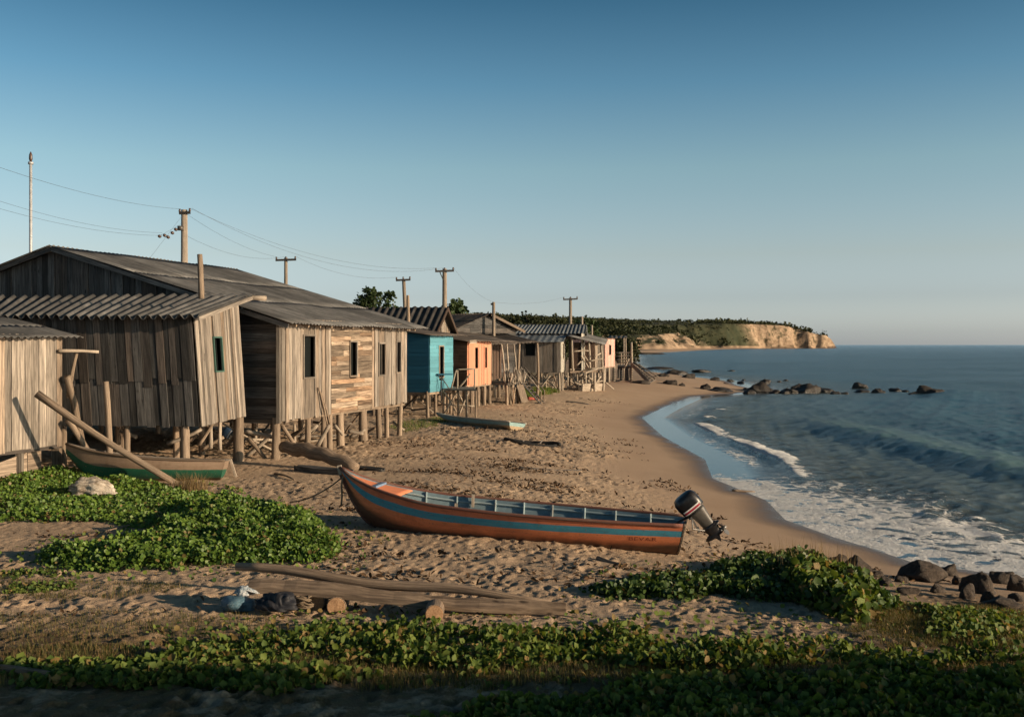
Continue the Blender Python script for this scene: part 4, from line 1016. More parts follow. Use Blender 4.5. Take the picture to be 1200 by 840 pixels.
# ------------------------------------------------------------------ boats
def hull_boat(t, stern, bow_dir, L, sheer, beam, keel, mats, n_st=44, nu=22, thick=.035, z0=None, roll=0.0):
    """lofted open hull. sheer/beam/keel: functions of 0 (stern) .. 1 (bow), local z from z0"""
    D = Vector((bow_dir[0], bow_dir[1])).normalized(); N = Vector((-D.y, D.x)); S = Vector(stern)
    z0 = h(S.x, S.y) if z0 is None else z0
    def W(s, w, z):
        w2 = w*math.cos(roll)-z*math.sin(roll); z2 = z*math.cos(roll)+w*math.sin(roll)
        return Vector((S.x+D.x*s+N.x*w2, S.y+D.y*s+N.y*w2, z0+z2))
    def sec(tt, u, inset=0.0):
        hb = max(beam(tt)-inset, .004); k = keel(tt)+inset; sz = sheer(tt)
        w = hb*(1-(1-u)**2.3)*(.80+.20*u); z = k+(sz-k)*(u**1.65)
        return w, z
    def rake(tt, u): return -.16*(1-u)*(tt < .02)           # raked transom foot
    def shell(inset, name, mt, dlt=0, u0=0):
        V = []; A = []
        for i in range(n_st+1):
            tt = i/n_st
            for sgn in (-1, 1):
                for j in range(nu+1):
                    u = u0+(1-u0)*j/nu; w, z = sec(tt, u, inset)
                    s = tt*(L-(inset*1.5))+(inset if i == 0 else 0)+rk(tt, u)
                    V.append(W(s, sgn*w, z-dlt)); A.append(u)
        f = []; m = nu+1
        for i in range(n_st):
            for sg in (0, 1):
                for j in range(nu):
                    a = (i*2+sg)*m+j; b = a+2*m
                    f.append((a, a+1, b+1, b) if sg == 0 else (a, b, b+1, a+1))
        return V, f, A, m
    def rk(tt, u): return (.17-.17*u)*max(0, 1-tt*2.2)
    Vo, fo, Ao, m = shell(0, 'hull', None)
    Vi, fi, Ai, _ = shell(thick, 'in', None, dlt=-.002 if False else 0)
    nv = len(Vo); V = Vo+Vi; A = Ao+Ai
    F_ = list(fo)+[tuple(nv+k for k in q[::-1]) for q in fi]
    for i in range(n_st):                                   # join the two shells at the sheer
        for sg in (0, 1):
            a = (i*2+sg)*m+nu; b = a+2*m; F_.append((a, nv+a, nv+b, b) if sg == 0 else (a, b, nv+b, nv+a))
    for j in range(nu):                                     # transom faces
        F_.append((j, m+j, m+j+1, j+1)); F_.append((nv+j, nv+j+1, nv+m+j+1, nv+m+j))
    F_.append((nu, m+nu, nv+m+nu, nv+nu))
    V = np.array([tuple(v) for v in V]); inside = np.concatenate([np.zeros(nv), np.ones(nv)])
    ax = np.concatenate([np.repeat(np.arange(n_st+1)/n_st, 2*m)]*2)
    o = np_mesh('hull', V, np.array(F_), mats['hull'], t, dict(hv=np.array(A), inn=inside, al=ax, gr=V*1.0), smooth=True)
    md = o.modifiers.new('edges', 'EDGE_SPLIT'); md.split_angle = R(38)
    return W, sec, rk, o
def paint_mat(name, bands, inner, dirtc=(.085,.045,.025), low=.30):
    """bands: (from_u, colour) measured up the side, as brushed on"""
    m, n = mat(name); P = n.n('ShaderNodeTexCoord').outputs['Object']; hv = n.attr('hv'); al = n.attr('al')
    wv = n.math('ADD', hv, n.math('MULTIPLY', n.math('SUBTRACT', n.noise(P, 2.5, 3), .5), .02))
    c = bands[0][1]
    c = n.mix(0.0, c, c)
    for u0, cc in bands[1:]: c = n.mix(n.mr(wv, u0-.006, u0+.006), c, cc)
    st = n.noise(n.vscale(P, (2.0,2.0,14)), 1.0, 6, .7); bl = n.noise(P, 3.5, 6, .7); sp = n.noise(P, 30, 4, .7)
    c = n.mix(n.mr(st, .42, .72, 0, .35), c, n.mix(1.0, c, (.50,.42,.40), 'MULTIPLY'))
    c = n.mix(n.mr(bl, .50, .68, 0, .45), c, n.mix(1.0, c, (.55,.5,.45), 'MULTIPLY'))
    c = n.mix(n.mr(sp, .60, .66, 0, .75), c, (.20,.12,.08)); c = n.mix(n.mr(n.noise(n.vscale(P, (9,9,40)), 1.0, 5, .75), .60, .66, 0, .6), c, (.09,.05,.035))
    dj = n.math('ADD', hv, n.math('MULTIPLY', n.math('SUBTRACT', n.noise(n.vscale(P, (1.2,1.2,6)), 1.0, 5, .7), .5), .22))
    c = n.mix(n.mr(dj, low+.07, low-.07, 0, .9), c, n.mix(n.mr(st, .35, .65), dirtc, tuple(x*2.2 for x in dirtc)))
    sm = n.math('FRACT', n.math('MULTIPLY', hv, 7.0)); seam = n.mr(sm, .03, .0, 0, .55)
    c = n.mix(seam, c, (.03,.02,.015))
    i2 = n.mix(n.mr(bl, .4, .65, 0, .6), inner, tuple(x*.5 for x in inner)); i2 = n.mix(n.mr(n.math('ADD', hv, n.math('MULTIPLY', sp, .1)), .34, .22), i2, (.24,.17,.11))
    c = n.mix(n.attr('inn'), c, i2)
    n.pbsdf(c, .62, n.bump(n.math('ADD', n.math('MULTIPLY', seam, -1.2), n.math('MULTIPLY', st, .35)), .5, .012), Specular_IOR_Level=.3)
    return m
def interp(xs, ys):
    def f(t_):
        # smooth (Catmull-Rom) interpolation
        t_ = min(max(t_, xs[0]), xs[-1]); i = max(k for k in range(len(xs)-1) if xs[k] <= t_ or k == 0)
        x0, x1 = xs[i], xs[i+1]; k = (t_-x0)/(x1-x0)
        d0 = (ys[i+1]-ys[max(i-1,0)])/max(xs[i+1]-xs[max(i-1,0)], 1e-6); d1 = (ys[min(i+2,len(xs)-1)]-ys[i])/max(xs[min(i+2,len(xs)-1)]-xs[i], 1e-6)
        hh = x1-x0
        return (2*k**3-3*k*k+1)*ys[i]+(k**3-2*k*k+k)*hh*d0+(-2*k**3+3*k*k)*ys[i+1]+(k**3-k*k)*hh*d1
    return f
def main_boat():
    st = Vector((2.91, 17.27)); D = Vector((-.974, .226)); L = 6.20
    z0m = h(st.x, st.y)+.07
    t = thing('fishing_boat', 'long orange wooden boat with a blue stripe, drawn up on the open sand', 'boat', (st.x, st.y, h(st.x, st.y)))
    sheer = interp([0,.2,.41,.6,.72,.87,.95,1], [.49,.53,.585,.655,.72,.90,1.06,1.22]); beam = interp([0,.2,.45,.7,.85,.94,1], [.47,.62,.70,.60,.38,.17,.012])
    keel = interp([0,.5,.78,.88,.94,1], [-.08,-.08,-.02,.15,.46,1.16])
    OR = (.62,.205,.09); BL = (.05,.24,.33)
    mt = paint_mat('orange and blue boat paint', [(0, OR), (.785, BL), (.905, (.50,.155,.075))], (.19,.27,.31), low=.60, dirtc=(.040,.026,.018))
    W, sec, rk, _ = hull_boat(t, st, D, L, sheer, beam, keel, dict(hull=mt), z0=z0m)
    rail_m = wood('red brown painted rail', (.10,.07,.055), (.28,.2,.15), .2, paint=(.17,.075,.055), wear=.52)
    rib_m = wood('grey blue painted rib', (.10,.09,.08), (.28,.25,.21), .2, paint=(.24,.31,.33), wear=.56)
    for sg in (-1, 1):
        pts = []
        for i in range(41):
            tt = i/40; w, z = sec(tt, 1.0); pts.append(W(tt*L+rk(tt,1), sg*(w+.004), z+.012))
        one('gunwale', t, rail_m, lambda m_: m_.tube(pts, [.030]*41, n=8), smooth=True)
        pts2 = [W((i/40)*L, sg*(sec(i/40, .955)[0]-.05), sec(i/40, .955)[1]-.02) for i in range(0, 36)]
        one('inner_stringer', t, rib_m, lambda m_: m_.tube(pts2, [.022]*36, n=6), smooth=True)
    for k in range(8):                                      # ribs, each one piece round the inside
        tt = (.10,.20,.29,.385,.47,.555,.67,.76)[k]; mb = MB(); P1 = []
        for sg in (-1, 1):
            us = [1-.1*j for j in range(9)] if sg < 0 else [.2+.1*j for j in range(9)]
            for u in us:
                w, z = sec(tt, u, .03); P1.append(W(tt*L, sg*max(w-.028, 0), z+.012))
        mb.tube(P1, [.022]*len(P1), n=6); mb.build('rib', rib_m, t, smooth=True)
    for tt, u in ((.10, .62), (.34, .60), (.565, .62), (.70, .66)):
        w, z = sec(tt, u, .04); mb = MB()
        a_, b_ = W(tt*L, -w, z), W(tt*L, w, z); mb.beam(a_, b_, .20, .03, up=(0,0,1)); mb.build('thwart', rib_m, t)
    # stepped post in the middle
    for sg in (-1, 1):
        w, z = sec(.62, 1.0, .03); beam_part(t, 'oar_post', W(.62*L, sg*(w-.085), z-.15), W(.62*L, sg*(w-.065), z+.08), .06, .05, M['pale_wood'])
    # foredeck
    deck_m = wood('orange painted deck', (.14,.09,.06), (.3,.2,.14), .15, paint=(.58,.20,.10), wear=.60)
    n_ = 12; V = []; Fq = []
    for i in range(n_+1):
        tt = .80+.185*i/n_; w, z = sec(tt, 1.0, .02)
        for j in range(7):
            q = -1+2*j/6; V.append(W(tt*L, q*w*.99, z-.006+.05*(1-q*q)*min(w, .3)))
    for i in range(n_):
        for j in range(6): a_ = i*7+j; Fq.append((a_, a_+1, a_+8, a_+7))
    V2_ = V+[v-Vector((0,0,.025)) for v in V]; nb = len(V)
    Fq = Fq+[tuple(nb+k for k in q[::-1]) for q in Fq]+[(j, nb+j, nb+j+1, j+1) for j in range(6)]
    g = np.array([tuple(v) for v in V2_])
    np_mesh('foredeck', g, np.array(Fq), deck_m, t, dict(gr=g, rnd=np.full(len(g), .6)), smooth=False)
    w, z = sec(.88, 1.0, .02); mb = MB(); mb.beam(W(.88*L, -w*.9, z+.02), W(.88*L, w*.9, z+.02), .09, .04, up=(0,0,1)); mb.build('deck_beam', wood('blue painted beam', (.1,.1,.1), (.2,.2,.2), .2, paint=(.16,.24,.36), wear=.6), t)
    # stem head
    w, z = sec(1, 1); mb = MB(); mb.beam(W(L-.02, 0, z-.12), W(L+.03, 0, z+.055), .07, .09); mb.build('stem_head', M['pale_wood'], t, bevel=.01)
    pts = [W(tt*L+.02, 0, keel(tt)-.005) for tt in [.80+.02*i for i in range(11)]]
    one('stem', t, rail_m, lambda m_: m_.tube(pts, [.035]*11, n=8), smooth=True)
    # transom face, dark outside
    mb = MB(); us = [i/10 for i in range(11)]
    ring = [W(rk(0,u)-.012, -sec(0,u)[0]*.985, sec(0,u)[1]) for u in us]+[W(rk(0,u)-.012, sec(0,u)[0]*.985, sec(0,u)[1]) for u in us[::-1]]
    d3 = Vector((D.x, D.y, 0))
    mb.prism([p-d3*.03 for p in ring], ring, grain=(0,1,0), across=(0,0,1)); mb.build('transom', M['brown_wood'], t)
    # name painted on the side by the stern
    cu = bpy.data.curves.new('lettering', 'FONT'); cu.body = 'BEVAR'; cu.size = .105; cu.extrude = .0006; cu.space_character = 1.05
    ob = bpy.data.objects.new('lettering', cu); C.objects.link(ob); bpy.context.view_layer.update()
    dg = bpy.context.evaluated_depsgraph_get(); me = bpy.data.meshes.new_from_object(ob.evaluated_get(dg)); bpy.data.objects.remove(ob)
    # lay the letters on the curved planking
    import bisect
    s_l, s_r = .86, .38                                      # metres ahead of the stern: left end, right end
    xs = [v.co.x for v in me.vertices]; xm = max(xs); u_lo, u_hi = .675, .755
    ys_ = [v.co.y for v in me.vertices]; y0_, y1_ = min(ys_), max(ys_)
    Vn = []
    base = []
    for v in me.vertices:
        s = s_l+(s_r-s_l)*v.co.x/xm; u = u_lo+(u_hi-u_lo)*(v.co.y-y0_)/(y1_-y0_); tt = s/L; w, z = sec(tt, u)
        base.append(W(s+rk(tt,u), 1*(w+.004), z) if (st+Vector((-D.y,D.x))).length < 0 else (s, u, w, z, tt))
    side = 1 if W(1, 1, 0).y < W(1, -1, 0).y else -1
    orig = wpos(t)
    for v, (s, u, w, z, tt) in zip(me.vertices, base): v.co = W(s+rk(tt,u), side*(w+.004+max(0, v.co.z)), z)-orig
    lm, ln = mat('faded dark red lettering'); ln.pbsdf(ln.mix(ln.mr(ln.noise(ln.n('ShaderNodeTexCoord').outputs['Object'], 22, 4, .7), .40, .62), (.10,.012,.008), (.34,.09,.04)), .7)
    me.materials.clear(); me.materials.append(lm); me.name = 'lettering'
    ob = bpy.data.objects.new('lettering', me); C.objects.link(ob); ob.parent = t
    return W, sec, L, D
BW, Bsec, BL_, BD = main_boat()
# ---- outboard motor tilted up on the stern
def ring_loft(t, name, secs, mt, n=20, power=2.6, smooth=True, bevel=0):
    """secs: list of (centre, ex vector, ey vector, rx, ry)"""
    V = []; Fq = []
    for c, ex, ey, rx, ry in secs:
        for k in range(n):
            a = 2*math.pi*k/n; cx, sy = math.cos(a), math.sin(a)
            x = math.copysign(abs(cx)**(2/power), cx)*rx; y = math.copysign(abs(sy)**(2/power), sy)*ry
            V.append(tuple(Vector(c)+ex*x+ey*y))
    for i in range(len(secs)-1):
        for k in range(n): Fq.append((i*n+k, i*n+(k+1)%n, (i+1)*n+(k+1)%n, (i+1)*n+k))
    e0 = len(V); V.append(tuple(Vector(secs[0][0]))); V.append(tuple(Vector(secs[-1][0])))
    tr = [(e0, (k+1)%n, k) for k in range(n)]+[(e0+1, (len(secs)-1)*n+k, (len(secs)-1)*n+(k+1)%n) for k in range(n)]
    V = np.array(V)
    return np_mesh(name, V, [np.array(Fq), np.array(tr)], mt, t, dict(gr=V, rnd=np.full(len(V), .5)), smooth=smooth)
def outboard(label, P, ax, fw, sc, cat='outboard motor', group=None, full=True, cm=None):
    """P: top of the cowling; ax: unit vector down the leg; fw: towards the back of the motor"""
    ax = Vector(ax).normalized(); fw = Vector(fw); fw = (fw-ax*fw.dot(ax)).normalized(); sd_ = ax.cross(fw)
    t = thing('outboard_motor', label, cat, tuple(P), group); P = Vector(P)
    AF = .84
    c = lambda a, f, s_=0: P+ax*a*sc*AF+fw*f*sc+sd_*s_*sc
    S = lambda a, f, rx, ry: (c(a, f), fw, sd_, rx*sc, ry*sc)
    cm = cm or M['motor_black']
    ring_loft(t, 'cowling', [S(-.01, .0, .05, .04), S(.0, .0, .13, .09), S(.03, .0, .175, .125), S(.09, .0, .20, .145), S(.20, .005, .205, .15), S(.30, .01, .195, .145), S(.345, .015, .175, .13), S(.36, .015, .14, .10)], cm, power=3.2)
    ring_loft(t, 'cowling_band', [S(.305, .01, .198, .149), S(.335, .012, .196, .147)], M['motor_grey'], power=3.2)
    ring_loft(t, 'midsection', [S(.35, .02, .155, .115), S(.42, .03, .145, .105), S(.50, .035, .125, .085), S(.62, .035, .11, .07), S(.78, .03, .10, .06), S(.80, .03, .10, .06)], M['motor_grey'], power=2.6)
    ring_loft(t, 'lower_unit', [S(.77, .03, .115, .07), S(.82, .04, .15, .07), S(.90, .035, .11, .055), S(.99, .03, .10, .045), S(1.02, .03, .08, .035)], M['motor_black'], power=2.2)
    ring_loft(t, 'cavitation_plate', [S(.815, .065, .14, .07), S(.83, .065, .145, .075)], M['motor_black'], power=2.4)
    # torpedo-shaped gear case, lying across the leg
    T = lambda f, r: (c(1.00, f), ax, sd_, r*sc, r*sc)
    ring_loft(t, 'gear_case', [T(-.17, .008), T(-.14, .03), T(-.08, .048), T(.05, .052), T(.13, .045), T(.15, .04)], M['motor_black'], power=2)
    mb = MB(); a0, a1, a2 = c(1.03, -.03), c(1.19, .02), c(1.03, .08)
    mb.prism([a0-sd_*.008, a1-sd_*.008, a2-sd_*.008], [a0+sd_*.008, a1+sd_*.008, a2+sd_*.008]); mb.build('skeg', M['motor_black'], t)
    ring_loft(t, 'propeller_hub', [T(.15, .034), T(.20, .036), T(.235, .02), T(.24, .005)], M['motor_silver'], power=2)
    for k in range(3):
        a = 2*math.pi*k/3+.5; r = ax*math.cos(a)+sd_*math.sin(a); q = fw.cross(r)
        mb = MB(); o = c(1.0, .185); n_ = 7; top = []; bot = []
        for i in range(n_+1):
            u = i/n_; rr = (.03+.105*u)*sc; wd = .055*math.sin(math.pi*(.15+.8*u))*sc
            top.append(o+r*rr+q*wd+fw*wd*.5); bot.append(o+r*rr-q*wd-fw*wd*.5)
        ring = top+bot[::-1]; mb.prism([p-fw*.003 for p in ring], [p+fw*.003 for p in ring]); mb.build('propeller_blade', M['motor_silver'], t)
    # clamp bracket and steering arm on the boat side
    mb = MB()
    for s_ in (-.06, .06): mb.beam(c(.40, -.10, s_), c(.74, -.15, s_), .03, .07*sc, up=sd_)
    mb.beam(c(.42, -.12, -.08), c(.42, -.12, .08), .05, .04); mb.beam(c(.70, -.14, -.07), c(.70, -.14, .07), .04, .03); mb.build('clamp_bracket', M['motor_silver'], t)
    one('tilt_rod', t, M['motor_silver'], lambda m_: m_.tube([c(.45, -.11, .1), c(.60, -.2, .1), c(.78, -.07, .08)], [.012*sc]*3, n=8), smooth=True)
    if full:
        one('tiller_arm', t, M['motor_black'], lambda m_: m_.tube([c(.40, -.14), c(.36, -.30), c(.33, -.52)], [.022*sc, .02*sc, .026*sc], n=10), smooth=True)
        # slanting white and red flash on both sides
        for s_ in (-1, 1):
            for (off, wd, mm, nm) in ((.0, .026, M['decal_white'], 'white_stripe'), (.034, .038, M['decal_red'], 'red_stripe'), (.062, .014, M['decal_white'], 'white_stripe')):
                mb = MB(); rows_ = []
                for i in range(9):
                    f = -.15+.30*i/8; a = .245+off-.00*f+ .05*(i/8)*0
                    def surf(aa, ff):
                        rx, ry = .203, .150
                        y = ry*(1-min(abs(ff/rx), .98)**3.2)**(1/3.2); return c(aa, ff, s_*(y+.004))
                    rows_.append((surf(a-wd/2, f), surf(a+wd/2, f)))
                vs_ = [p for r_ in rows_ for p in r_]; vs2 = [p-sd_*s_*.003 for p in vs_]; nn = len(vs_)
                fc = [(2*i, 2*i+1, 2*i+3, 2*i+2) for i in range(8)]+[(nn+2*i, nn+2*i+2, nn+2*i+3, nn+2*i+1) for i in range(8)]
                mb.pts(vs_+vs2, fc); mb.build(nm, mm, t, smooth=True)
    return t
# the cowling leans in over the stern, the leg sticks out aft
outboard('black outboard motor with red and white flash, tilted up on the orange boat stern', at(799, 581, 17.05), (.64, .10, -.76), (.85, -.08, .52), 1.04)
# bow line: down to a short hanging end and away to a stake in the plants
def rope(name, label, cat, pts, r, group=None, mt=None):
    mb = MB(); mb.tube(pts, [r]*len(pts), n=6); o = mb.build(name, mt or M['rope'], None, smooth=True, orig=tuple(pts[-1])); tag(o, label, cat, group); return o
def sagline(a, b, sag, n=16):
    a = Vector(a); b = Vector(b); return [a.lerp(b, i/n)-Vector((0,0,sag*4*(i/n)*(1-i/n))) for i in range(n+1)]
bt = BW(BL_*.985, 0, Bsec(.985, 1)[1]-.10)
rope('mooring_rope', 'thin dark rope running from the orange boat bow down to the plants at left', 'rope', sagline(bt+Vector((-.04,-.03,0)), G(340, 594)+Vector((0,0,.1)), .10), .014)
rope('rope_end', 'short frayed rope end hanging straight down from the orange bow', 'rope', [bt+Vector((-.03,-.08,.02)), bt+Vector((-.05,-.1,-.15)), bt+Vector((-.04,-.1,-.35)), bt+Vector((-.055,-.1,-.52))], .018)
# ---- green boat by the stilts
def green_boat():
    bow = G(108, 563); stn = G(266, 562); st = Vector((stn.x, stn.y)); D = Vector((bow.x-st.x, bow.y-st.y)); 
    L = 3.75; D.normalize()
    t = thing('rowing_boat', 'small worn boat, bare wood above and green below, half hidden by the leaning pole', 'boat', (st.x, st.y, h(st.x, st.y)))
    sheer = interp([0,.3,.6,.85,1], [.46,.50,.60,.76,.92]); beam = interp([0,.3,.6,.85,1], [.50,.66,.60,.30,.015]); keel = interp([0,.6,.85,1], [0,0,.08,.70])
    mt = paint_mat('green and bare boat paint', [(0, (.014,.10,.06)), (.70, (.24,.175,.125))], (.10,.12,.12), low=.26)
    W, sec, rk, _ = hull_boat(t, st, D, L, sheer, beam, keel, dict(hull=mt), n_st=30, nu=16, roll=0.10)
    for sg in (-1, 1):
        pts = [W(i/30*L+rk(i/30,1), sg*(sec(i/30, 1)[0]+.004), sec(i/30, 1)[1]+.012) for i in range(31)]
        one('gunwale', t, M['grey_wood'], lambda m_: m_.tube(pts, [.032]*31, n=8), smooth=True)
    for k in range(7):
        tt = .1+.115*k; P1 = []
        for sg in (-1, 1):
            us = [1-.1*j for j in range(9)] if sg < 0 else [.2+.1*j for j in range(9)]
            for u in us: w, z = sec(tt, u, .03); P1.append(W(tt*L, sg*max(w-.03, 0), z+.02))
        one('rib', t, M['grey_wood'], lambda m_: m_.tube(P1, [.024]*len(P1), n=6), smooth=True)
    for tt in (.28, .6):
        w, z = sec(tt, .7, .04); one('thwart', t, M['grey_wood'], lambda m_: m_.beam(W(tt*L, -w, z), W(tt*L, w, z), .22, .035, up=(0,0,1)))
    w, z = sec(0, 1); one('transom_post', t, M['pale_wood'], lambda m_: m_.beam(W(-.17, -w*.86, .05), W(-.02, -w*1.02, z+.03), .06, .06))
green_boat()
bm_ = plain('dark blue motor cover', (.02,.04,.075), .4, var=.3)
outboard('dark blue outboard motor lying on the sand by the nearest stilts', G(258, 536)+Vector((.05,.2,.75)), (.80, -.15, -.50), (.5, .1, .8), .80, full=False, cm=bm_)
# ---- pale skiff in front of the row
def skiff():
    a = G(512, 492); b = G(606, 504.5); st = Vector((b.x, b.y)); D = Vector((a.x-b.x, a.y-b.y)); L = D.length+.1; D.normalize()
    t = thing('skiff', 'shallow skiff with pale blue inside and cream sides beyond the orange boat', 'boat', (st.x, st.y, h(st.x, st.y)))
    sheer = interp([0,.5,.85,1], [.30,.30,.34,.42]); beam = interp([0,.5,.8,1], [.42,.52,.36,.02]); keel = interp([0,.7,1], [-.02,-.02,.34])
    mt = paint_mat('cream boat paint', [(0, (.42,.33,.22)), (.70, (.27,.42,.42))], (.36,.50,.50), low=.12, dirtc=(.14,.10,.07))
    W, sec, rk, _ = hull_boat(t, st, D, L, sheer, beam, keel, dict(hull=mt), n_st=24, nu=12, roll=.14)
    for sg in (-1, 1):
        pts = [W(i/24*L+rk(i/24,1), sg*(sec(i/24, 1)[0]+.004), sec(i/24, 1)[1]+.01) for i in range(25)]
        one('gunwale', t, M['white_boards'], lambda m_: m_.tube(pts, [.03]*25, n=8), smooth=True)
    for tt in (.2, .5, .75):
        w, z = sec(tt, .7, .03); one('thwart', t, M['light_teal'], lambda m_: m_.beam(W(tt*L, -w, z), W(tt*L, w, z), .2, .03, up=(0,0,1)))
skiff()
# ---- the part-buried dark hull rim on the sand
def buried():
    c = G(624, 520.5); t = thing('buried_boat', 'blackened boat rim almost buried in the sand beyond the skiff', 'boat', (c.x, c.y, c.z))
    pts = []
    for i in range(25):
        a = math.pi*2*i/24; x = .95*math.cos(a); y = .42*math.sin(a); g = h(c.x+x, c.y+y)
        pts.append(Vector((c.x+x, c.y+y, g+.06+.05*math.sin(a*2+1))))
    one('rim', t, M['dark_wood'], lambda m_: m_.tube(pts[:-2], [.07]*23, n=7), smooth=True)
    for x in (-.4, .25):
        one('rib', t, M['grey_wood'], lambda m_: log_tube(m_, (c.x+x, c.y-.38, c.z+.05), (c.x+x+.1, c.y+.38, c.z+.10), .035))
buried()
# ---- dugout log and dark plank by the bow
def dugout():
    a = at(331, 524, 28.0); b = G(417, 553)+Vector((0,0,.12)); mb = MB()
    n_ = 14; pts = [a.lerp(b, i/n_)+Vector((0, 0, .10*math.sin(math.pi*i/n_)+.03*math.sin(i*1.7))) for i in range(n_+1)]
    rr = [.10+.09*math.sin(math.pi*min(1, .12+i/n_*.8))**.7+random.uniform(-.012,.012) for i in range(n_+1)]
    mb.tube(pts, rr, n=12, wob=.10); o = mb.build('driftwood_log', M['log_wood'], None, smooth=True, orig=tuple(b))
    tag(o, 'thick smooth trunk with raised end lying from the stilts towards the orange bow', 'log')
dugout()
def flat_hull(p0, p1, w0, hgt, name, label, cat, mt, k=.0):
    """an old hollow hull or baulk, pointed at its ends"""
    a, b = Vector(p0), Vector(p1); d = (b-a); L = d.length; d.normalize(); s = Vector((-d.y, d.x, 0)).normalized(); mb = MB(); n_ = 14; rings = []
    for i in range(n_+1):
        t_ = i/n_; w = w0*(math.sin(math.pi*(.06+.88*t_))**.5); q = a+d*L*t_; z = h(q.x, q.y) if k == 0 else q.z
        q.z = z-.03; rings.append([q-s*w*.8, q+s*w*.8, q+s*w+Vector((0,0,hgt)), q+s*w*.55+Vector((0,0,hgt*.95)), q+Vector((0,0,hgt*.45)), q-s*w*.55+Vector((0,0,hgt*.95)), q-s*w+Vector((0,0,hgt))])
    m_ = len(rings[0]); P = [p for r_ in rings for p in r_]
    f = [(i*m_+j, i*m_+(j+1)%m_, (i+1)*m_+(j+1)%m_, (i+1)*m_+j) for i in range(n_) for j in range(m_)]+[tuple(range(m_)), tuple(n_*m_+j for j in range(m_))]
    mb.pts(P, f, grain=tuple(d), across=tuple(s)); o = mb.build(name, mt, None, orig=tuple(a)); tag(o, label, cat); return o
flat_hull(G(347, 551), G(412, 557), .22, .17, 'hollow_log', 'hollow dark half log lying beneath the raised trunk near the bow', 'log', M['dark_wood'])
flat_hull(G(414, 549), G(449, 552), .2, .10, 'dark_board', 'flat dark board on the sand just right of the orange bow', 'board', M['dark_wood'])
for (x0, y0, x1, y1, r, lab) in [(609, 549, 681, 552, .045, 'long dark weathered stick in the middle of the sand beyond the boat'), (322, 556, 345, 563, .03, 'thin crooked stick on the sand near the fat trunk'), (663, 471, 690, 474, .05, 'dark stick lying below the porch of the grey house'),
    (858, 575, 885, 577, .035, 'short driftwood piece on smooth damp sand right of the motor'), (700, 655, 735, 664, .035, 'half buried stick in front of the boat stern')]:
    a, b = G(x0, y0), G(x1, y1); mb = MB(); a.z += .02; b.z += .02
    log_tube(mb, a, b, r, r*.6, k=.03); tag(mb.build('driftwood_stick', M['dark_wood'] if 'dark' in lab else M['log_wood'], None, smooth=True, orig=tuple(a)), lab, 'stick', 'loose sticks on the sand')
# ---- foreground pile: long baulk, split board, log rollers, bag, tarpaulin
def pile():
    z = lambda p, dz: Vector((p.x, p.y, p.z+dz))
    # upper baulk
    a, b = z(G(277, 694), .34), z(G(645, 716), .12); mb = MB(); n_ = 12
    pts = [a.lerp(b, i/n_)+Vector((0,0,.03*math.sin(i*.9))) for i in range(n_+1)]
    mb.tube(pts, [.045+.022*math.sin(math.pi*min(1, .1+i/n_)) for i in range(n_+1)], n=10, wob=.06)
    tag(mb.build('timber_pole', M['log_wood'], None, smooth=True, orig=tuple(a)), 'long rounded timber, the upper and farther piece of the foreground woodpile', 'timber')
    # hollowed lower timber, tapering to the right
    a, b = z(G(292, 712), .27), z(G(664, 722), .07); d = (b-a).normalized(); s = Vector((-d.y, d.x, 0)).normalized(); L = (b-a).length; rings = []; n_ = 26; mb = MB()
    for i in range(n_+1):
        t_ = i/n_; w = .11*(1 if t_ < .62 else max(.12, math.cos(min(1.5, (t_-.62)/.38*1.5)))**.8); q = a.lerp(b, t_)+Vector((0,0,.02*math.sin(t_*7)))
        tp = .03+.015*math.sin(t_*9)+random.uniform(-.008, .012)
        rings.append([q-s*w+Vector((0,0,-.07)), q+s*w+Vector((0,0,-.03)), q+s*w+Vector((0,0,tp+.03)), q+s*w*.2+Vector((0,0,tp+.05)), q-s*w+Vector((0,0,tp-.03))])
    m_ = 5; P = [p for r_ in rings for p in r_]
    f = [(i*m_+j, i*m_+(j+1)%m_, (i+1)*m_+(j+1)%m_, (i+1)*m_+j) for i in range(n_) for j in range(m_)]+[tuple(range(m_)), tuple(n_*m_+j for j in range(m_))]
    mb.pts(P, f, grain=tuple(d), across=tuple(s)); tag(mb.build('split_timber', M['log_wood'], None, orig=tuple(a), bevel=.012), 'broad hewn timber with tapering right end, resting on sawn log rollers', 'timber')
    for (px, py, r, lab) in [(369, 704, .125, 'biggest sawn log roller with round pale end under the hewn timber'), (394, 708, .115, 'shaded log roller just right of the biggest one'), (509, 717, .11, 'small sawn roller peeping out under the middle of the hewn timber')]:
        c = G(px, py+11); c.z += r*.80; dirn = Vector((.05, -1, .10)).normalized(); t = thing('log_roller', lab, 'log', tuple(c), 'log rollers')
        one('log_body', t, M['log_wood'], lambda m_: m_.tube([c-dirn*.45, c-dirn*.2, c+dirn*.02], [r, r, r], n=20, wob=.02), smooth=False)
        one('sawn_end', t, M['cut_wood'], lambda m_: m_.tube([c+dirn*.018, c+dirn*.028], [r*.93, r*.90], n=20))
pile()
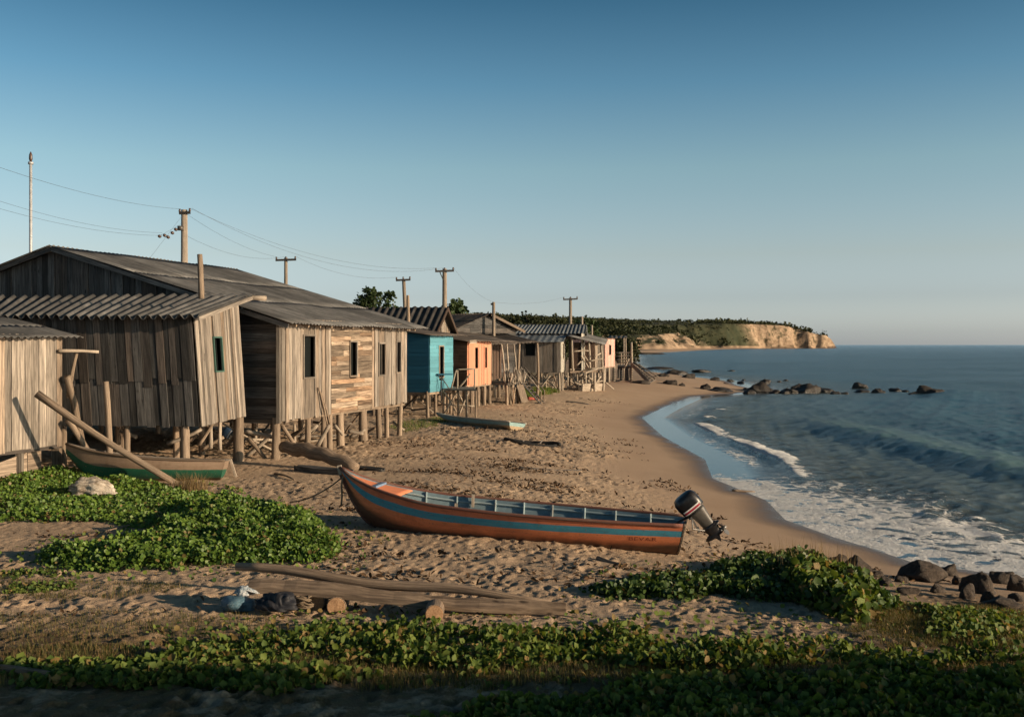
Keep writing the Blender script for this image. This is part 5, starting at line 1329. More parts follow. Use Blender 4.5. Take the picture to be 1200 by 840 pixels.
def blob(name, label, cat, c, sx, sy, sz, mt, seed, group=None, amp=.3, sub=4, rot=0, flat=.25, power=1.0):
    import bmesh
    bm = bmesh.new(); bmesh.ops.create_icosphere(bm, subdivisions=sub, radius=1)
    r = np.random.default_rng(seed); D_ = r.normal(size=(22,3)); D_ /= np.linalg.norm(D_, axis=1)[:,None]; Hh = r.uniform(.55, .98, 22)
    k = r.normal(size=(10,3))*2.6; ph = r.uniform(0, 6.28, 10)
    ca, sa = math.cos(rot), math.sin(rot)
    for v in bm.verts:
        p = np.array(v.co); 
        if power > 0:
            for d_, h_ in zip(D_, Hh):
                e = p@d_-h_
                if e > 0: p = p-d_*e*.92*power
        p = p*(1+amp*.16*sum(math.sin(k[i]@p*(1+i*.35)+ph[i])/(1+i*.4) for i in range(10)))
        if power >= 1: p = p*(1+.05*math.sin(9*p[0]+4*p[2]+seed)*math.sin(8*p[1]-5*p[2])+.03*math.sin(19*p[0]+seed)*math.sin(17*p[1]+9*p[2]))
        x, y, z = p[0]*sx, p[1]*sy, max(p[2], -flat*1.2)*sz
        v.co = (x*ca-y*sa, x*sa+y*ca, z)
    me = bpy.data.meshes.new(name); bm.to_mesh(me); bm.free(); me.materials.append(mt)
    me.polygons.foreach_set('use_smooth', [True]*len(me.polygons))
    o = bpy.data.objects.new(name, me); C.objects.link(o); o.location = c
    if label: tag(o, label, cat, group)
    return o
# blue plastic bag with a tied white top, black tarpaulin bundle, coil of cord
def bag():
    m, n = mat('blue plastic film'); p = n.n('ShaderNodeTexCoord').outputs['Object']
    n.pbsdf(n.mix(n.mr(n.noise(p, 9, 5, .7), .35, .65), (.035,.085,.125), (.10,.19,.25)), .32, n.bump(n.noise(p, 16, 6, .75, 1.5), 1.0, .03), Specular_IOR_Level=.5)
    c = G(279, 716); t = thing('plastic_bag', 'crumpled blue plastic bag with whitish knotted top left of the woodpile', 'bag', tuple(c))
    b_ = blob('bag_body', None, None, (0,0,.07), .25, .17, .15, m, 3, amp=.8, power=.6); b_.parent = t
    m2, n = mat('whitish plastic film'); p = n.n('ShaderNodeTexCoord').outputs['Object']
    n.pbsdf(n.mix(n.mr(n.noise(p, 14, 4, .7), .4, .6), (.16,.22,.27), (.45,.47,.48)), .4, n.bump(n.noise(p, 25, 5, .7, 1.5), .8, .02))
    k_ = blob('bag_knot', None, None, (.03,.02,.21), .09, .07, .12, m2, 5, amp=1.3, power=.4); k_.scale = (.75,.75,.8); k_.parent = t; k_.rotation_euler = (0, .45, 0)
    k_ = blob('bag_handle', None, None, (.13,.03,.25), .11, .025, .025, m2, 6, amp=1.2, power=.4); k_.parent = t; k_.rotation_euler = (0, .35, .1)
bag()
def tarp():
    c = G(321, 722); c.z += .12
    t = blob('tarpaulin', 'bundle of black tarpaulin draped over the left end of the woodpile', 'tarpaulin', (c.x, c.y+.08, c.z), .24, .16, .16, M['black'], 9, amp=.8, power=.8, sub=5)
    c = G(352, 700)
    t = thing('shoe_bundle', 'small grey netting bundle between the tarpaulin and the biggest roller', 'bundle', (c.x, c.y, c.z)) if False else None
    mb = MB(); c = G(354, 719); c.z += .02; pts = []
    for i in range(70):
        a = i*.9; r = .05+.055*random.random(); pts.append(Vector((c.x+r*math.cos(a)*1.2, c.y+.06+r*math.sin(a)*.7, c.z+.10+.06*math.sin(i*.37)+.03*random.random())))
    mb.tube(pts, [.011]*70, n=5); tag(mb.build('rope_coil', M['rope'], None, smooth=True, orig=tuple(c)), 'tangled grey coil of line on the tarpaulin beside the biggest roller', 'rope')
    mb = MB(); pts = []
    p0, p1 = G(300, 709), G(356, 708)
    for i in range(40):
        q = p0.lerp(p1, i/39); pts.append(Vector((q.x, q.y+.05*math.sin(i*.8), h(q.x, q.y)+.03+.02*math.sin(i*1.3))))
    mb.tube(pts, [.011]*40, n=5); tag(mb.build('loose_cord', M['rope'], None, smooth=True, orig=tuple(p0)), 'loose pale cord snaking on the sand between bag and rollers', 'cord')
tarp()
def sack():
    m, n = mat('dirty white sacking'); p = n.n('ShaderNodeTexCoord').outputs['Object']
    n.pbsdf(n.mix(n.mr(n.noise(p, 6, 5, .7), .38, .62), (.24,.19,.14), (.52,.46,.38)), .9, n.bump(n.math('ADD', n.noise(p, 7, 5, .7, 1.0), n.math('MULTIPLY', n.noise(p, 60, 2), .1)), 1.0, .05))
    c = G(112, 582)
    blob('sack', 'dirty white cloth sack slumped among the green plants near the leaning poles', 'sack', (c.x, c.y, c.z+.12), .66, .40, .26, m, 12, amp=1.1, sub=5, power=.7)
sack()
# red scrap by the porch stair
c = G(622, 469); blob('red_scrap', 'small red scrap on the sand at the foot of the porch stair', 'scrap', (c.x, c.y, c.z+.08), .35, .2, .14, plain('faded red cloth', (.42,.10,.07), .8), 31, amp=1)
c = G(612, 468); blob('dark_heap', 'small dark heap beside the red scrap', 'heap', (c.x, c.y, c.z+.10), .40, .25, .22, M['black'], 32, amp=1)
# upturned pale dinghy under the grey house porch
flat_hull(G(680, 458)+Vector((0,0,.0)), G(706, 457), .5, .55, 'old_dinghy', 'bleached old dinghy among the props under the porch', 'boat', M['pale_wood'])
# ------------------------------------------------------------------ rocks
def rockmat(name, a, b, wet=False):
    m, n = mat(name); p = n.n('ShaderNodeTexCoord').outputs['Object']; P = pos(n)
    c = n.mix(n.mr(n.noise(p, 2.2, 7, .7), .32, .68), a, b); c = n.mix(n.mr(n.noise(p, 9, 5, .75), .45, .7, 0, .6), c, tuple(x*.45 for x in a))
    zz = n.n('ShaderNodeSeparateXYZ', i0=P).outputs[2]
    if wet: c = n.mix(n.mr(zz, .5, .05, 0, .75), c, (.012,.012,.010))
    vr = n.n('ShaderNodeTexVoronoi', Vector=p, Scale=3.0, _feature='DISTANCE_TO_EDGE').outputs[0]; c = n.mix(n.mr(vr, .05, .0, 0, .45), c, tuple(x*.3 for x in a)); c = n.mix(n.mr(n.noise(p, 16, 6, .8), .5, .66, 0, .55), c, tuple(x*1.5 for x in b))
    n.pbsdf(c, n.mr(zz, .1, .6, .3, .85) if wet else .85, n.bump(n.noise(p, 5, 9, .78), 1.0, .14)); return m
M['rock'] = rockmat('brown boulder', (.030,.024,.020), (.115,.085,.062)); M['sea_rock'] = rockmat('wet sea rock', (.014,.012,.010), (.060,.045,.033), True)
adj = ['broad', 'squat', 'pointed', 'rounded', 'flat', 'lumpy', 'small', 'low', 'tilted', 'blocky']
near_rocks = [(1008, 664, 46, 34, 'pointed wedge boulder, leftmost big one where the plants meet the wet sand'), (985, 657, 34, 26, 'brown boulder peeping out behind the tall green stems'),
 (1082, 672, 68, 34, 'broad dark boulder at the water edge, longest of the shoreline rocks'), (1116, 668, 34, 24, 'rounded boulder right behind the broad dark one'), (1152, 684, 46, 46, 'tall brown boulder with a lit right side among the shoreline rocks'),
 (1176, 676, 38, 28, 'dark blunt boulder just behind the tall lit one'), (1197, 684, 36, 32, 'boulder cut by the right edge of the photo'), (1136, 695, 26, 32, 'upright narrow stone in front of the tall brown boulder'),
 (1162, 701, 26, 26, 'pale topped small stone in front of the tall brown boulder'), (1040, 682, 30, 18, 'low reddish stone between the wedge and the broad boulders'), (1058, 678, 22, 16, 'small stone touching the left foot of the broad boulder'),
 (1066, 692, 34, 14, 'flat stone in the shade below the broad boulder'), (1100, 690, 24, 16, 'small shaded stone below the rounded boulder'), (1178, 708, 60, 22, 'long low dark stone nearest the viewer at the right'), (1125, 680, 20, 18, 'small stone wedged beside the rounded boulder'), (1025, 672, 26, 14, 'small stone at the foot of the wedge boulder'), (1192, 700, 24, 14, 'small flat stone low by the right edge')]
for i, (px, py, w, hh, lab) in enumerate(near_rocks):
    g = G(px, py+hh*.22); d = g.y; sx = w/2/F*d; sz = hh/F*d*.62
    blob('boulder', lab, 'rock', (g.x, g.y+sx*.4, g.z+sz*.08), sx*.92, sx*.74, sz*.95, M['rock'], 100+i, 'rocks along the near shoreline', amp=.30, rot=random.uniform(-.4,.4), sub=4, power=1.0)
sea_rocks = [(762, 415.2, 60, 4), (768, 432.5, 52, 7), (790, 439, 40, 12), (808, 443, 26, 12), (822, 441, 40, 10), (838, 446, 18, 8), (760, 443, 26, 8), (776, 441, 22, 8), (786, 450, 24, 10), (799, 452, 12, 6),
 (826, 456, 22, 12), (845, 458, 40, 9), (874, 458, 22, 9), (893, 459, 52, 24), (897, 450, 20, 16), (868, 449, 18, 6), (856, 447, 12, 5), (880, 461, 24, 10), (908, 461, 26, 8), (944, 460, 56, 22), (925, 461, 34, 12), (968, 459, 30, 12), (978, 461, 20, 6), (857, 435, 16, 4),
 (1006, 454, 30, 14), (1010, 459, 26, 6), (1030, 460, 24, 10), (1050, 458, 26, 9), (1062, 459, 14, 4), (1088, 463, 50, 26), (1070, 463, 26, 8), (1108, 463, 22, 6), (913, 448, 8, 4), (920, 446.5, 10, 5), (990, 461, 14, 4), (871, 446, 10, 4), (750, 449, 30, 9), (850, 451, 14, 5), (935, 457, 30, 16), (957, 458, 26, 15)]
sizes = ['widest', 'large', 'mid sized', 'small', 'tiny']
refs = ['far off the headland beach', 'beyond the stair platform', 'near the foot of the long stair', 'on the sand point', 'just off the sand point', 'in the open water', 'alone far out to the right']
used = {}
for i, (px, py, w, hh) in enumerate(sea_rocks):
    py2 = max(py, 411); 
    zb_ = 0.0 
    g = G(px, py2) if px < 850 and py > 440 else at(px, py2, ZC*F/(py2-404))
    g.z = max(g.z, 0.0); d = g.y; sx = w/2/F*d; sz = hh/F*d*.56
    where = 'far off beyond the stair platform' if py < 420 else 'lying in the shallows behind the stair' if py < 436 else 'on the sand near the stair foot' if px < 815 and py > 441 else 'at the tip of the sand point' if px < 870 else 'in the cluster just off the sand point' if px < 985 else 'standing apart in open water'
    sz_w = 'broad' if w > 45 else 'medium' if w > 24 else 'small' if w > 13 else 'tiny'
    tall = 'peaked' if hh > 14 else 'humped' if hh > 8 else 'flat'
    lab = f'{sz_w} {tall} dark rock {where}'; used[lab] = used.get(lab, 0)+1
    if used[lab] > 1:
        lab = f'{sz_w} {tall} dark rock {where}, ' + ['', 'next rightward', 'another farther right', 'farthest right of these', 'last of these rightward'][min(used[lab]-1, 4)]
    blob('sea_rock', lab, 'rock', (g.x, g.y, g.z-sz*.05), sx*.78, min(sx*.65, 3.0), sz*1.0, M['sea_rock'], 300+i, 'dark rocks off the sand point', amp=.45, rot=random.uniform(-.3,.3), sub=4, power=1.0, flat=.6)
# ------------------------------------------------------------------ poles and wires
def upole(label, px, ytop, d, arm=None, r=.11, lean=0, ins=True, armz=.15, base=None, mt=None, strut=False):
    top = at(px, ytop, d); bx = top.x+lean; g = h(bx, d); t = thing('utility_pole', label, 'utility pole', (bx, d, g), 'utility poles behind the houses')
    one('pole_shaft', t, mt or M['pole_wood'], lambda m_: m_.tube([(bx, d, g-.5), ((bx+top.x)/2, d, (g+top.z)/2), tuple(top)], [r*1.2, r*1.05, r*.85], n=12), smooth=True)
    pts = []
    if arm:
        x0, x1, ya = arm; a, b = at(x0, ya, d-.12), at(x1, ya-.8, d-.12)
        cb = one('crossarm', t, M['dark_wood'], lambda m_: m_.beam(a, b, .10, .12))
        for k in (.04, .5, .96) if x1-x0 > 15 else (.05, .95):
            q = a.lerp(b, k); pts.append(q+Vector((0,0,.2)))
            one('insulator', t, M['ceramic'], lambda m_: m_.tube([q+Vector((0,0,.05)), q+Vector((0,0,.1)), q+Vector((0,0,.14)), q+Vector((0,0,.2))], [.03, .065, .04, .05], n=8), smooth=True)
        if strut: pole(t, 'arm_brace', a.lerp(b, .25)-Vector((0,0,.05)), Vector((top.x, d-.1, a.z-.7)), .03, M['dark_wood'], 0)
    return t, top, pts
t1, top1, i1 = upole('nearest utility pole, pale concrete with short crossarm, rising behind the long roof', 216, 246, 48, (210, 223, 250), r=.17, mt=M['pale_wood'])
one('transformer', t1, M['motor_grey'], lambda m_: m_.tube([at(211.5, 270, 47.8), at(211.5, 265, 47.8)], [.14, .14], n=10), smooth=True)
t2, top2, i2 = upole('short utility pole with crossarm showing above the ridge of the long house', 335, 302, 62, (323, 347, 305), r=.12)
t3, top3, i3 = upole('leaning utility pole with crossarm behind the teal house', 473, 327, 66, (464, 481, 328.5), r=.13, lean=.35)
t4, top4, i4 = upole('tallest mid distance utility pole with braced crossarm beside the pale board gable', 521, 315, 62, (510, 532, 318), r=.15, strut=True)
t5, top5, i5 = upole('bare utility pole with small lamp stub above the orange house', 578.5, 354, 64, None, r=.11)
one('lamp_stub', t5, M['dark_wood'], lambda m_: m_.beam(at(575, 356.5, 64), at(579, 356, 64), .12, .12))
t6, top6, i6 = upole('farthest utility pole with crossarm standing behind the grey house', 668.5, 349, 82, (660, 677, 351), r=.13)
for px, yt, d, lab in ((682, 371, 84, 'thin post sticking up behind the blue grey roof'), (693.5, 381, 86, 'short stout post between grey house and pink hut')):
    a = at(px, yt, d); mb = MB(); log_tube(mb, (a.x, a.y, h(a.x, a.y)-.3), a, .10, .09, k=.004); tag(mb.build('wooden_post', M['pale_wood'], None, smooth=True, orig=(a.x, a.y, h(a.x,a.y))), lab, 'post')
def mast():
    a = at(36, 178, 44); g = h(a.x, a.y); t = thing('radio_mast', 'thin pale mast standing alone above the left roofs', 'mast', (a.x, a.y, g))
    b = at(36, 190, 44)
    one('mast_tube', t, M['steel'], lambda m_: m_.tube([(a.x, a.y, g-.3), (a.x, a.y, (g+b.z)/2), tuple(b)], [.085, .07, .06], n=10), smooth=True)
    one('mast_tip', t, M['ceramic'], lambda m_: m_.tube([b, b.lerp(a, .3), b.lerp(a, .7), a], [.04, .08, .07, .015], n=8), smooth=True)
    one('mast_collar', t, M['steel'], lambda m_: m_.tube([b-Vector((0,0,.1)), b+Vector((0,0,.0))], [.11, .11], n=10), smooth=True)
mast()
def wire(a, b, sag, lab, r=.012):
    r *= .48; pts = sagline(a, b, sag*.55, 24); mb = MB(); mb.tube(pts, [r]*len(pts), n=5); tag(mb.build('power_line', M['wire'], None, smooth=True, orig=tuple(a)), lab, 'power line', 'overhead wires')
wire(at(-30, 186, 30), i1[0], .5, 'highest wire coming in from the left edge to the nearest pole')
wire(at(-30, 226, 32), at(190, 273, 46), .5, 'upper one of the two low wires at left, ending at the guy bracket', .010)
wire(at(-30, 236, 31), at(196, 276, 46), .5, 'lower one of the two low wires at left, ending at the guy bracket', .010)
wire(i1[0], i2[0], .6, 'left hand wire between nearest pole and the second pole'); wire(i1[1], i4[0], 1.6, 'long wire from nearest pole over to the tallest mid pole'); wire(at(216, 275, 48), i2[1], .9, 'lowest wire from the nearest pole to the second pole')
wire(i2[2], i3[0], .9, 'wire from second pole to the leaning pole'); wire(i1[1]+Vector((.1,0,0)), i4[1], 2.2, 'slacker long wire from nearest pole to the tallest mid pole')
wire(i4[2], top5, .6, 'wire from the tallest mid pole down to the bare pole', .010); wire(top5, i6[0], .5, 'wire from the bare pole to the farthest pole', .010)
wire(at(214, 252, 48), at(176, 302, 44), .02, 'steep guy wire left of the nearest pole', .010)
wire(at(213, 262, 48), at(186, 277, 47), .02, 'short strung line of dark insulators left of the nearest pole', .010)
for k, (px, py) in enumerate([(187, 277), (193, 276), (197, 278), (202, 273), (206, 269)]):
    q = at(px, py, 47.0); mb = MB(); mb.tube([q-Vector((.03,0,.06)), q, q+Vector((.03,0,.06))], [.05, .10, .05], n=8)
    tag(mb.build('line_insulator', M['ceramic'], None, smooth=True, orig=tuple(q)), 'small dark insulator strung on the short line beside the nearest pole', 'insulator', 'string of insulators')
# ------------------------------------------------------------------ leaves and plants
def leafmat(name, a, b, dry=None, trans=.25, dryk=.1, rough=.5, spec=.35):
    m, n = mat(name); r = n.attr('rnd'); P = pos(n)
    c = n.mix(r, a, b)
    if dry: c = n.mix(n.mr(n.math('FRACT', n.math('MULTIPLY', r, 17.3)), 1-dryk, 1-dryk+.02), c, dry)
    c = n.mix(n.mr(n.noise(P, 1.1, 3), .35, .65, 0, .35), c, tuple(x*.6 for x in a))
    p1 = n.pbsdf(c, rough, out=False, Specular_IOR_Level=spec)
    tr = n.n('ShaderNodeBsdfTranslucent', Color=n.mix(1.0, c, (1.5,1.4,.6), 'MULTIPLY')).outputs[0]
    n.out(n.n('ShaderNodeMixShader', i0=trans, i1=p1, i2=tr).outputs[0]); return m
L_T = np.array([(0,0,0),(.34,.22,.10),(.46,.62,.14),(0,1,.02),(-.46,.62,.14),(-.34,.22,.10)], np.float32)
def leaves(Pc, size, up=.6, r=rng, bias=None, narrow=1.0):
    """n leaves as folded six-point blades: returns verts, faces"""
    n = len(Pc); nrm = r.normal(size=(n,3)).astype(np.float32); nrm /= np.linalg.norm(nrm, axis=1)[:,None]
    nrm = nrm*(1-up)+np.array([0,0,up], np.float32)
    if bias is not None: nrm += np.array(bias, np.float32)
    nrm /= np.linalg.norm(nrm, axis=1)[:,None]
    d = r.normal(size=(n,3)).astype(np.float32); d -= nrm*(d*nrm).sum(1)[:,None]; d /= np.linalg.norm(d, axis=1)[:,None]
    s = np.cross(d, nrm); sz = (size*(.6+.8*r.random(n)))[:,None] if np.isscalar(size) else size[:,None]
    V = (Pc[:,None,:]+(L_T[None,:,0:1]*narrow*s[:,None,:]+L_T[None,:,1:2]*d[:,None,:]+L_T[None,:,2:3]*nrm[:,None,:])*sz[:,None,:])
    V = V.reshape(-1,3); b = (np.arange(n)*6)[:,None]
    Fq = np.concatenate([b+np.array([0,1,2,3]), b+np.array([0,3,4,5])]).astype(np.int32)
    return V, Fq
def blades(Pc, hgt, wid, r=rng, lean=.35):
    n = len(Pc); a = r.random(n)*6.28; l = np.stack([np.cos(a), np.sin(a), 0*a], 1); s = np.stack([-np.sin(a), np.cos(a), 0*a], 1)
    hh = (hgt*(.5+r.random(n)))[:,None]; k = (lean*r.random(n))[:,None]; up = np.array([[0,0,1.0]]); w = wid/2
    V = np.stack([Pc-s*w, Pc+s*w, Pc+l*hh*k*.35+up*hh*.55+s*w*.8, Pc+l*hh*k*.35+up*hh*.55-s*w*.8, Pc+l*hh*k*1.1+up*hh*.95], 1).reshape(-1,3)
    b = (np.arange(n)*5)[:,None]
    return V, [(b+np.array([0,1,2,3])).astype(np.int32), (b+np.array([3,2,4])).astype(np.int32)]
def inpoly(X, Y, poly):
    ins = np.zeros(X.shape, bool); n = len(poly)
    for i in range(n):
        x0,y0 = poly[i]; x1,y1 = poly[(i+1)%n]
        if y0 == y1: continue
        ins ^= ((y0 > Y) != (y1 > Y)) & (X < (x1-x0)*(Y-y0)/(y1-y0)+x0)
    return ins
def edged(X, Y, poly):
    best = np.full(X.shape, 1e9); n = len(poly)
    for i in range(n):
        a = np.array(poly[i]); b = np.array(poly[(i+1)%n]); ab = b-a; t = np.clip(((X-a[0])*ab[0]+(Y-a[1])*ab[1])/(ab@ab), 0, 1)
        best = np.minimum(best, np.hypot(X-a[0]-t*ab[0], Y-a[1]-t*ab[1]))
    return best
def region(pix, n, dens=0.0, jit=.35, scale=1.0, seed=1, soft=.5):
    poly = [tuple(G(px, py).xy) for px, py in pix]; xs = [p[0] for p in poly]; ys = [p[1] for p in poly]
    r = np.random.default_rng(seed); out = []; tot = 0
    while tot < n:
        x = r.uniform(min(xs)-jit, max(xs)+jit, n); y = r.uniform(min(ys)-jit, max(ys)+jit, n)
        wx = x+jit*2*fbm(x, y, .7, 3, seed+1); wy = y+jit*2*fbm(x, y, .7, 3, seed+2)
        k = inpoly(wx, wy, poly); e = edged(wx, wy, poly)
        nz = fbm(x, y, scale, 3, seed+3)
        k &= (nz+.5*sstep(0, soft, e)) > dens+.25*r.random(n)-.05
        out.append(np.stack([x[k], y[k], e[k]], 1)); tot += k.sum()
    return np.concatenate(out)[:n]
def patch(name, label, cat, pix, n, hmax, lsize, mt, seed, dens=.05, soft=.6, up=.45, kind='stuff', narrow=1.0, scale=1.2, bottom=.1, bias=(.25,-.25,0), jit=.35, hf=None):
    q = region(pix, n, dens, jit, scale, seed, soft); x, y, e = q.T
    r = np.random.default_rng(seed+50)
    cap = hmax*sstep(-.1, soft, e)*(.62+1.1*fbm(x, y, scale*.9, 3, seed+9)+.5*fbm(x, y, .35, 2, seed+10))
    if hf is not None: cap = cap*hf(x, y)
    cap = np.maximum(cap, .03); u = 1-(1-bottom)*r.random(len(x))**1.6
    z = H0(x, y)+cap*u
    P = np.stack([x, y, z], 1).astype(np.float32)
    V, Fq = leaves(P, lsize, up, r, bias, narrow)
    o = np_mesh(name, V, Fq, mt, attrs=dict(rnd=np.repeat(r.random(len(x)), 6)))
    tag(o, label, cat, kind=kind); return q
def grass(name, label, pix, n, hgt, wid, mt, seed, dens=.05, soft=.4, scale=1.0, jit=.4, lean=.5, cat='grass'):
    q = region(pix, n, dens, jit, scale, seed, soft); x, y, e = q.T; r = np.random.default_rng(seed+50)
    P = np.stack([x, y, H0(x, y)-.01], 1)
    V, Fq = blades(P, hgt, wid, r, lean)
    o = np_mesh(name, V, Fq, mt, attrs=dict(rnd=np.repeat(r.random(len(x)), 5))); tag(o, label, cat, kind='stuff')
M['leaf'] = leafmat('beach vine leaf', (.05,.11,.016), (.155,.235,.035), (.20,.14,.05), .22, .05)
M['leaf2'] = leafmat('larger creeper leaf', (.045,.090,.018), (.165,.210,.042), (.24,.16,.06), .28, .14, rough=.62, spec=.22)
M['leaf_dark'] = leafmat('dark bush leaf', (.028,.062,.014), (.085,.135,.026), (.16,.10,.05), .18, .06)
M['dry'] = leafmat('dry grass', (.16,.11,.05), (.30,.22,.11), None, .2, rough=.7, spec=.2)
M['olive'] = leafmat('olive grass', (.06,.065,.020), (.14,.13,.045), (.26,.17,.08), .25, .25, rough=.7, spec=.2)
M['tree_leaf'] = leafmat('tree leaf', (.022,.042,.014), (.055,.080,.026), None, .15, rough=.6, spec=.3)
M['tree_leaf2'] = leafmat('scrub leaf', (.020,.028,.012), (.058,.062,.027), None, .12, rough=.7, spec=.2)
P1 = [(-20,566),(60,556),(120,560),(200,572),(262,582),(272,592),(205,602),(170,618),(90,616),(-20,612)]
P2 = [(190,602),(250,593),(325,590),(385,612),(428,642),(415,658),(340,663),(240,668),(150,673),(60,668),(15,658),(60,645),(130,636),(175,618)]
patch('creeper_patch', 'green creeper patch spreading below the leaning poles at the left', 'creepers', P1, 21000, .26, .060, M['leaf'], 21, hf=lambda x,y: .6+.6*sstep(22, 24, y))
patch('creeper_patch', 'dense green creeper mound between the woodpile and the green boat', 'creepers', P2, 36000, .46, .056, M['leaf'], 22, soft=.9)
for k_, (pl, n_, lab) in enumerate([([(-20,655),(60,632),(180,600),(330,582),(445,630),(440,668),(240,680),(20,690)], 1200, 'stray creeper leaves fringing the big green mound'), ([(280,592),(300,582),(200,560),(290,575),(300,600),(240,606)], 300, 'stray creeper leaves between the mound and the grass tuft'),
    ([(640,705),(700,672),(860,648),(1040,672),(1100,720),(1000,745),(820,722)], 600, 'stray leaves on the sand round the shore bush'), ([(80,800),(150,745),(380,708),(700,718),(1200,745),(1230,800),(600,812)], 1500, 'stray leaves and runners along the foreground strip')]):
    patch('creeper_runners', lab, 'creepers', pl, n_, .07, .055, M['leaf2'], 60+k_, dens=.12, soft=.1, up=.5, scale=.5, jit=.4)
P3 = [(190,766),(260,757),(330,748),(375,734),(460,731),(560,737),(700,745),(830,753),(960,762),(1060,762),(1230,772),(1230,792),(1000,784),(900,797),(700,787),(500,797),(300,783),(190,788)]
patch('creeper_strip', 'sunlit strip of broad leaved creepers across the foreground', 'creepers', P3, 8200, .19, .068, M['leaf2'], 23, soft=.25, up=.10, dens=.25, jit=.35, scale=.5, narrow=.75)
P4 = [(690,694),(735,678),(800,672),(860,660),(930,658),(985,668),(1030,690),(1062,716),(1000,728),(960,722),(900,708),(800,706),(700,702)]
patch('shore_bush', 'dark leafy bush with upright stems before the shoreline rocks', 'bush', P4, 12000, .34, .072, M['leaf_dark'], 24, soft=.5, up=.2, kind='stuff', jit=.25, hf=lambda x,y: .55+.65*sstep(2.2, 4.2, x))
patch('shore_bush', 'brighter leaves spilling down the front of the shore bush', 'bush', [(900,690),(960,672),(1010,692),(1050,715),(1005,733),(955,728)], 2000, .42, .10, M['leaf2'], 25, soft=.3, up=.15, dens=.0, jit=.2)
P5 = [(640,815),(800,800),(1000,795),(1240,782),(1240,900),(380,900),(420,850)]
patch('shaded_creepers', 'shaded creepers filling the lower right foreground', 'creepers', P5, 20000, .18, .066, M['leaf2'], 26, dens=.20, soft=.4, up=.3, scale=1.5)
patch('shaded_creepers', 'thin shaded creepers along the lower left edge', 'creepers', [(-30,778),(200,782),(460,796),(300,815),(100,812),(-30,808)], 5000, .13, .07, M['leaf2'], 27, dens=.22, soft=.3, up=.3)
patch('low_creepers', 'sparse low creepers in the sand at far left', 'creepers', [(-20,668),(60,664),(130,672),(90,690),(30,700),(-20,700)], 700, .06, .045, M['leaf2'], 28, dens=.25, soft=.3)
grass('dry_grass', 'yellowish sparse grass on the sand at lower left', [(-30,716),(120,712),(330,722),(380,745),(180,775),(-30,782)], 4500, .06, .006, M['olive'], 31, dens=.20, scale=.6)
grass('dry_grass', 'brown and olive grass under the foreground creeper strip', [(-30,760),(400,765),(700,770),(1000,780),(1240,770),(1240,815),(700,812),(-30,800)], 20000, .08, .006, M['olive'], 32, dens=.12, scale=.7)
grass('shore_grass', 'low olive grass between the shore bush and the right edge', [(1040,700),(1090,712),(1230,716),(1230,770),(1060,765),(980,742)], 22000, .065, .006, M['olive'], 33, dens=.02)
patch('low_creepers', 'small creeper leaves scattered in the grass at the right edge', 'creepers', [(1040,705),(1230,722),(1230,768),(1060,762)], 2200, .12, .055, M['leaf2'], 34, dens=.15)
grass('dry_grass', 'faint grass in the sand below the creeper mound', [(-20,676),(150,676),(260,690),(200,700),(-20,712)], 3500, .06, .005, M['olive'], 35, dens=.22)
grass('dry_stalks', 'thin reddish stalks rising out of the shore bush', [(880,668),(940,655),(990,662),(1010,680),(930,690)], 420, .42, .006, M['dry'], 36, dens=-.3, lean=.3)
grass('short_grass', 'greenish grass on the ground behind the long house stilts', [(488,506),(520,494),(600,488),(560,500)], 50, .1, .02, M['olive'], 37, dens=-.3)
grass('short_grass', 'patch of green grass in front of the grey house', [(600,462),(640,455),(652,460),(622,466)], 3500, .25, .03, M['leaf2'], 38, dens=-.2)
grass('short_grass', 'strip of green grass under the far end of the long house', [(440,500),(520,488),(530,494),(470,508)], 2200, .10, .012, M['leaf2'], 39, dens=.0)
def tuft():
    c = G(222, 575); r = np.random.default_rng(77); n = 380; a = r.random(n)*6.28; q = r.random(n)**.6*.32
    P = np.stack([c.x+q*np.cos(a)*1.3, c.y+q*np.sin(a)*.7, np.full(n, c.z-.02)], 1); V, Fq = blades(P, .34, .008, r, .9)
    o = np_mesh('grass_tuft', V, Fq, M['dry'], attrs=dict(rnd=np.repeat(r.random(n), 5)), orig=tuple(c)); tag(o, 'dry straw coloured grass tuft at the foot of the long leaning pole', 'grass tuft')
tuft()
# dark bits of dry weed strewn over the beach
def litter():
    r = np.random.default_rng(8); xs, ys = [], []
    for (px0, px1, py0, py1, n, nl) in [(500,790,535,606,1500,20),(380,560,560,606,500,12),(600,720,480,535,500,14),(380,600,500,560,500,12),(860,1000,600,660,500,6),(420,800,640,700,350,8),(0,420,600,760,350,8),(560,760,455,480,250,8)]:
        a, b, c_, d_ = G(px0,py1), G(px1,py1), G(px0,py0), G(px1,py0)
        for _ in range(nl):
            u, v = r.random(), r.random(); cx = (a.x+(b.x-a.x)*u)*(1-v)+(c_.x+(d_.x-c_.x)*u)*v; cy = a.y*(1-v)+c_.y*v
            k = n//nl; l = r.uniform(.3, 1.3); th = r.normal()*.25; t_ = r.normal(size=k)*l; w_ = r.normal(size=k)*.12
            xs.append(cx+t_*math.cos(th)-w_*math.sin(th)); ys.append(cy+t_*math.sin(th)+w_*math.cos(th))
    x = np.concatenate(xs); y = np.concatenate(ys); k = sdist(x, y) > 2.2; x, y = x[k], y[k]
    P = np.stack([x, y, H0(x, y)+samp(x, y)*.9+.015+.03*r.random(len(x))], 1).astype(np.float32)
    V, Fq = leaves(P, .095, .5, r, None, .5)
    tag(np_mesh('beach_litter', V, Fq, leafmat('dry weed', (.035,.022,.014), (.13,.08,.045), None, .05, rough=.9, spec=.1), attrs=dict(rnd=np.repeat(r.random(len(x)), 6))), 'dark dry weed and chips strewn across the trodden sand', 'beach litter', kind='stuff')
litter()
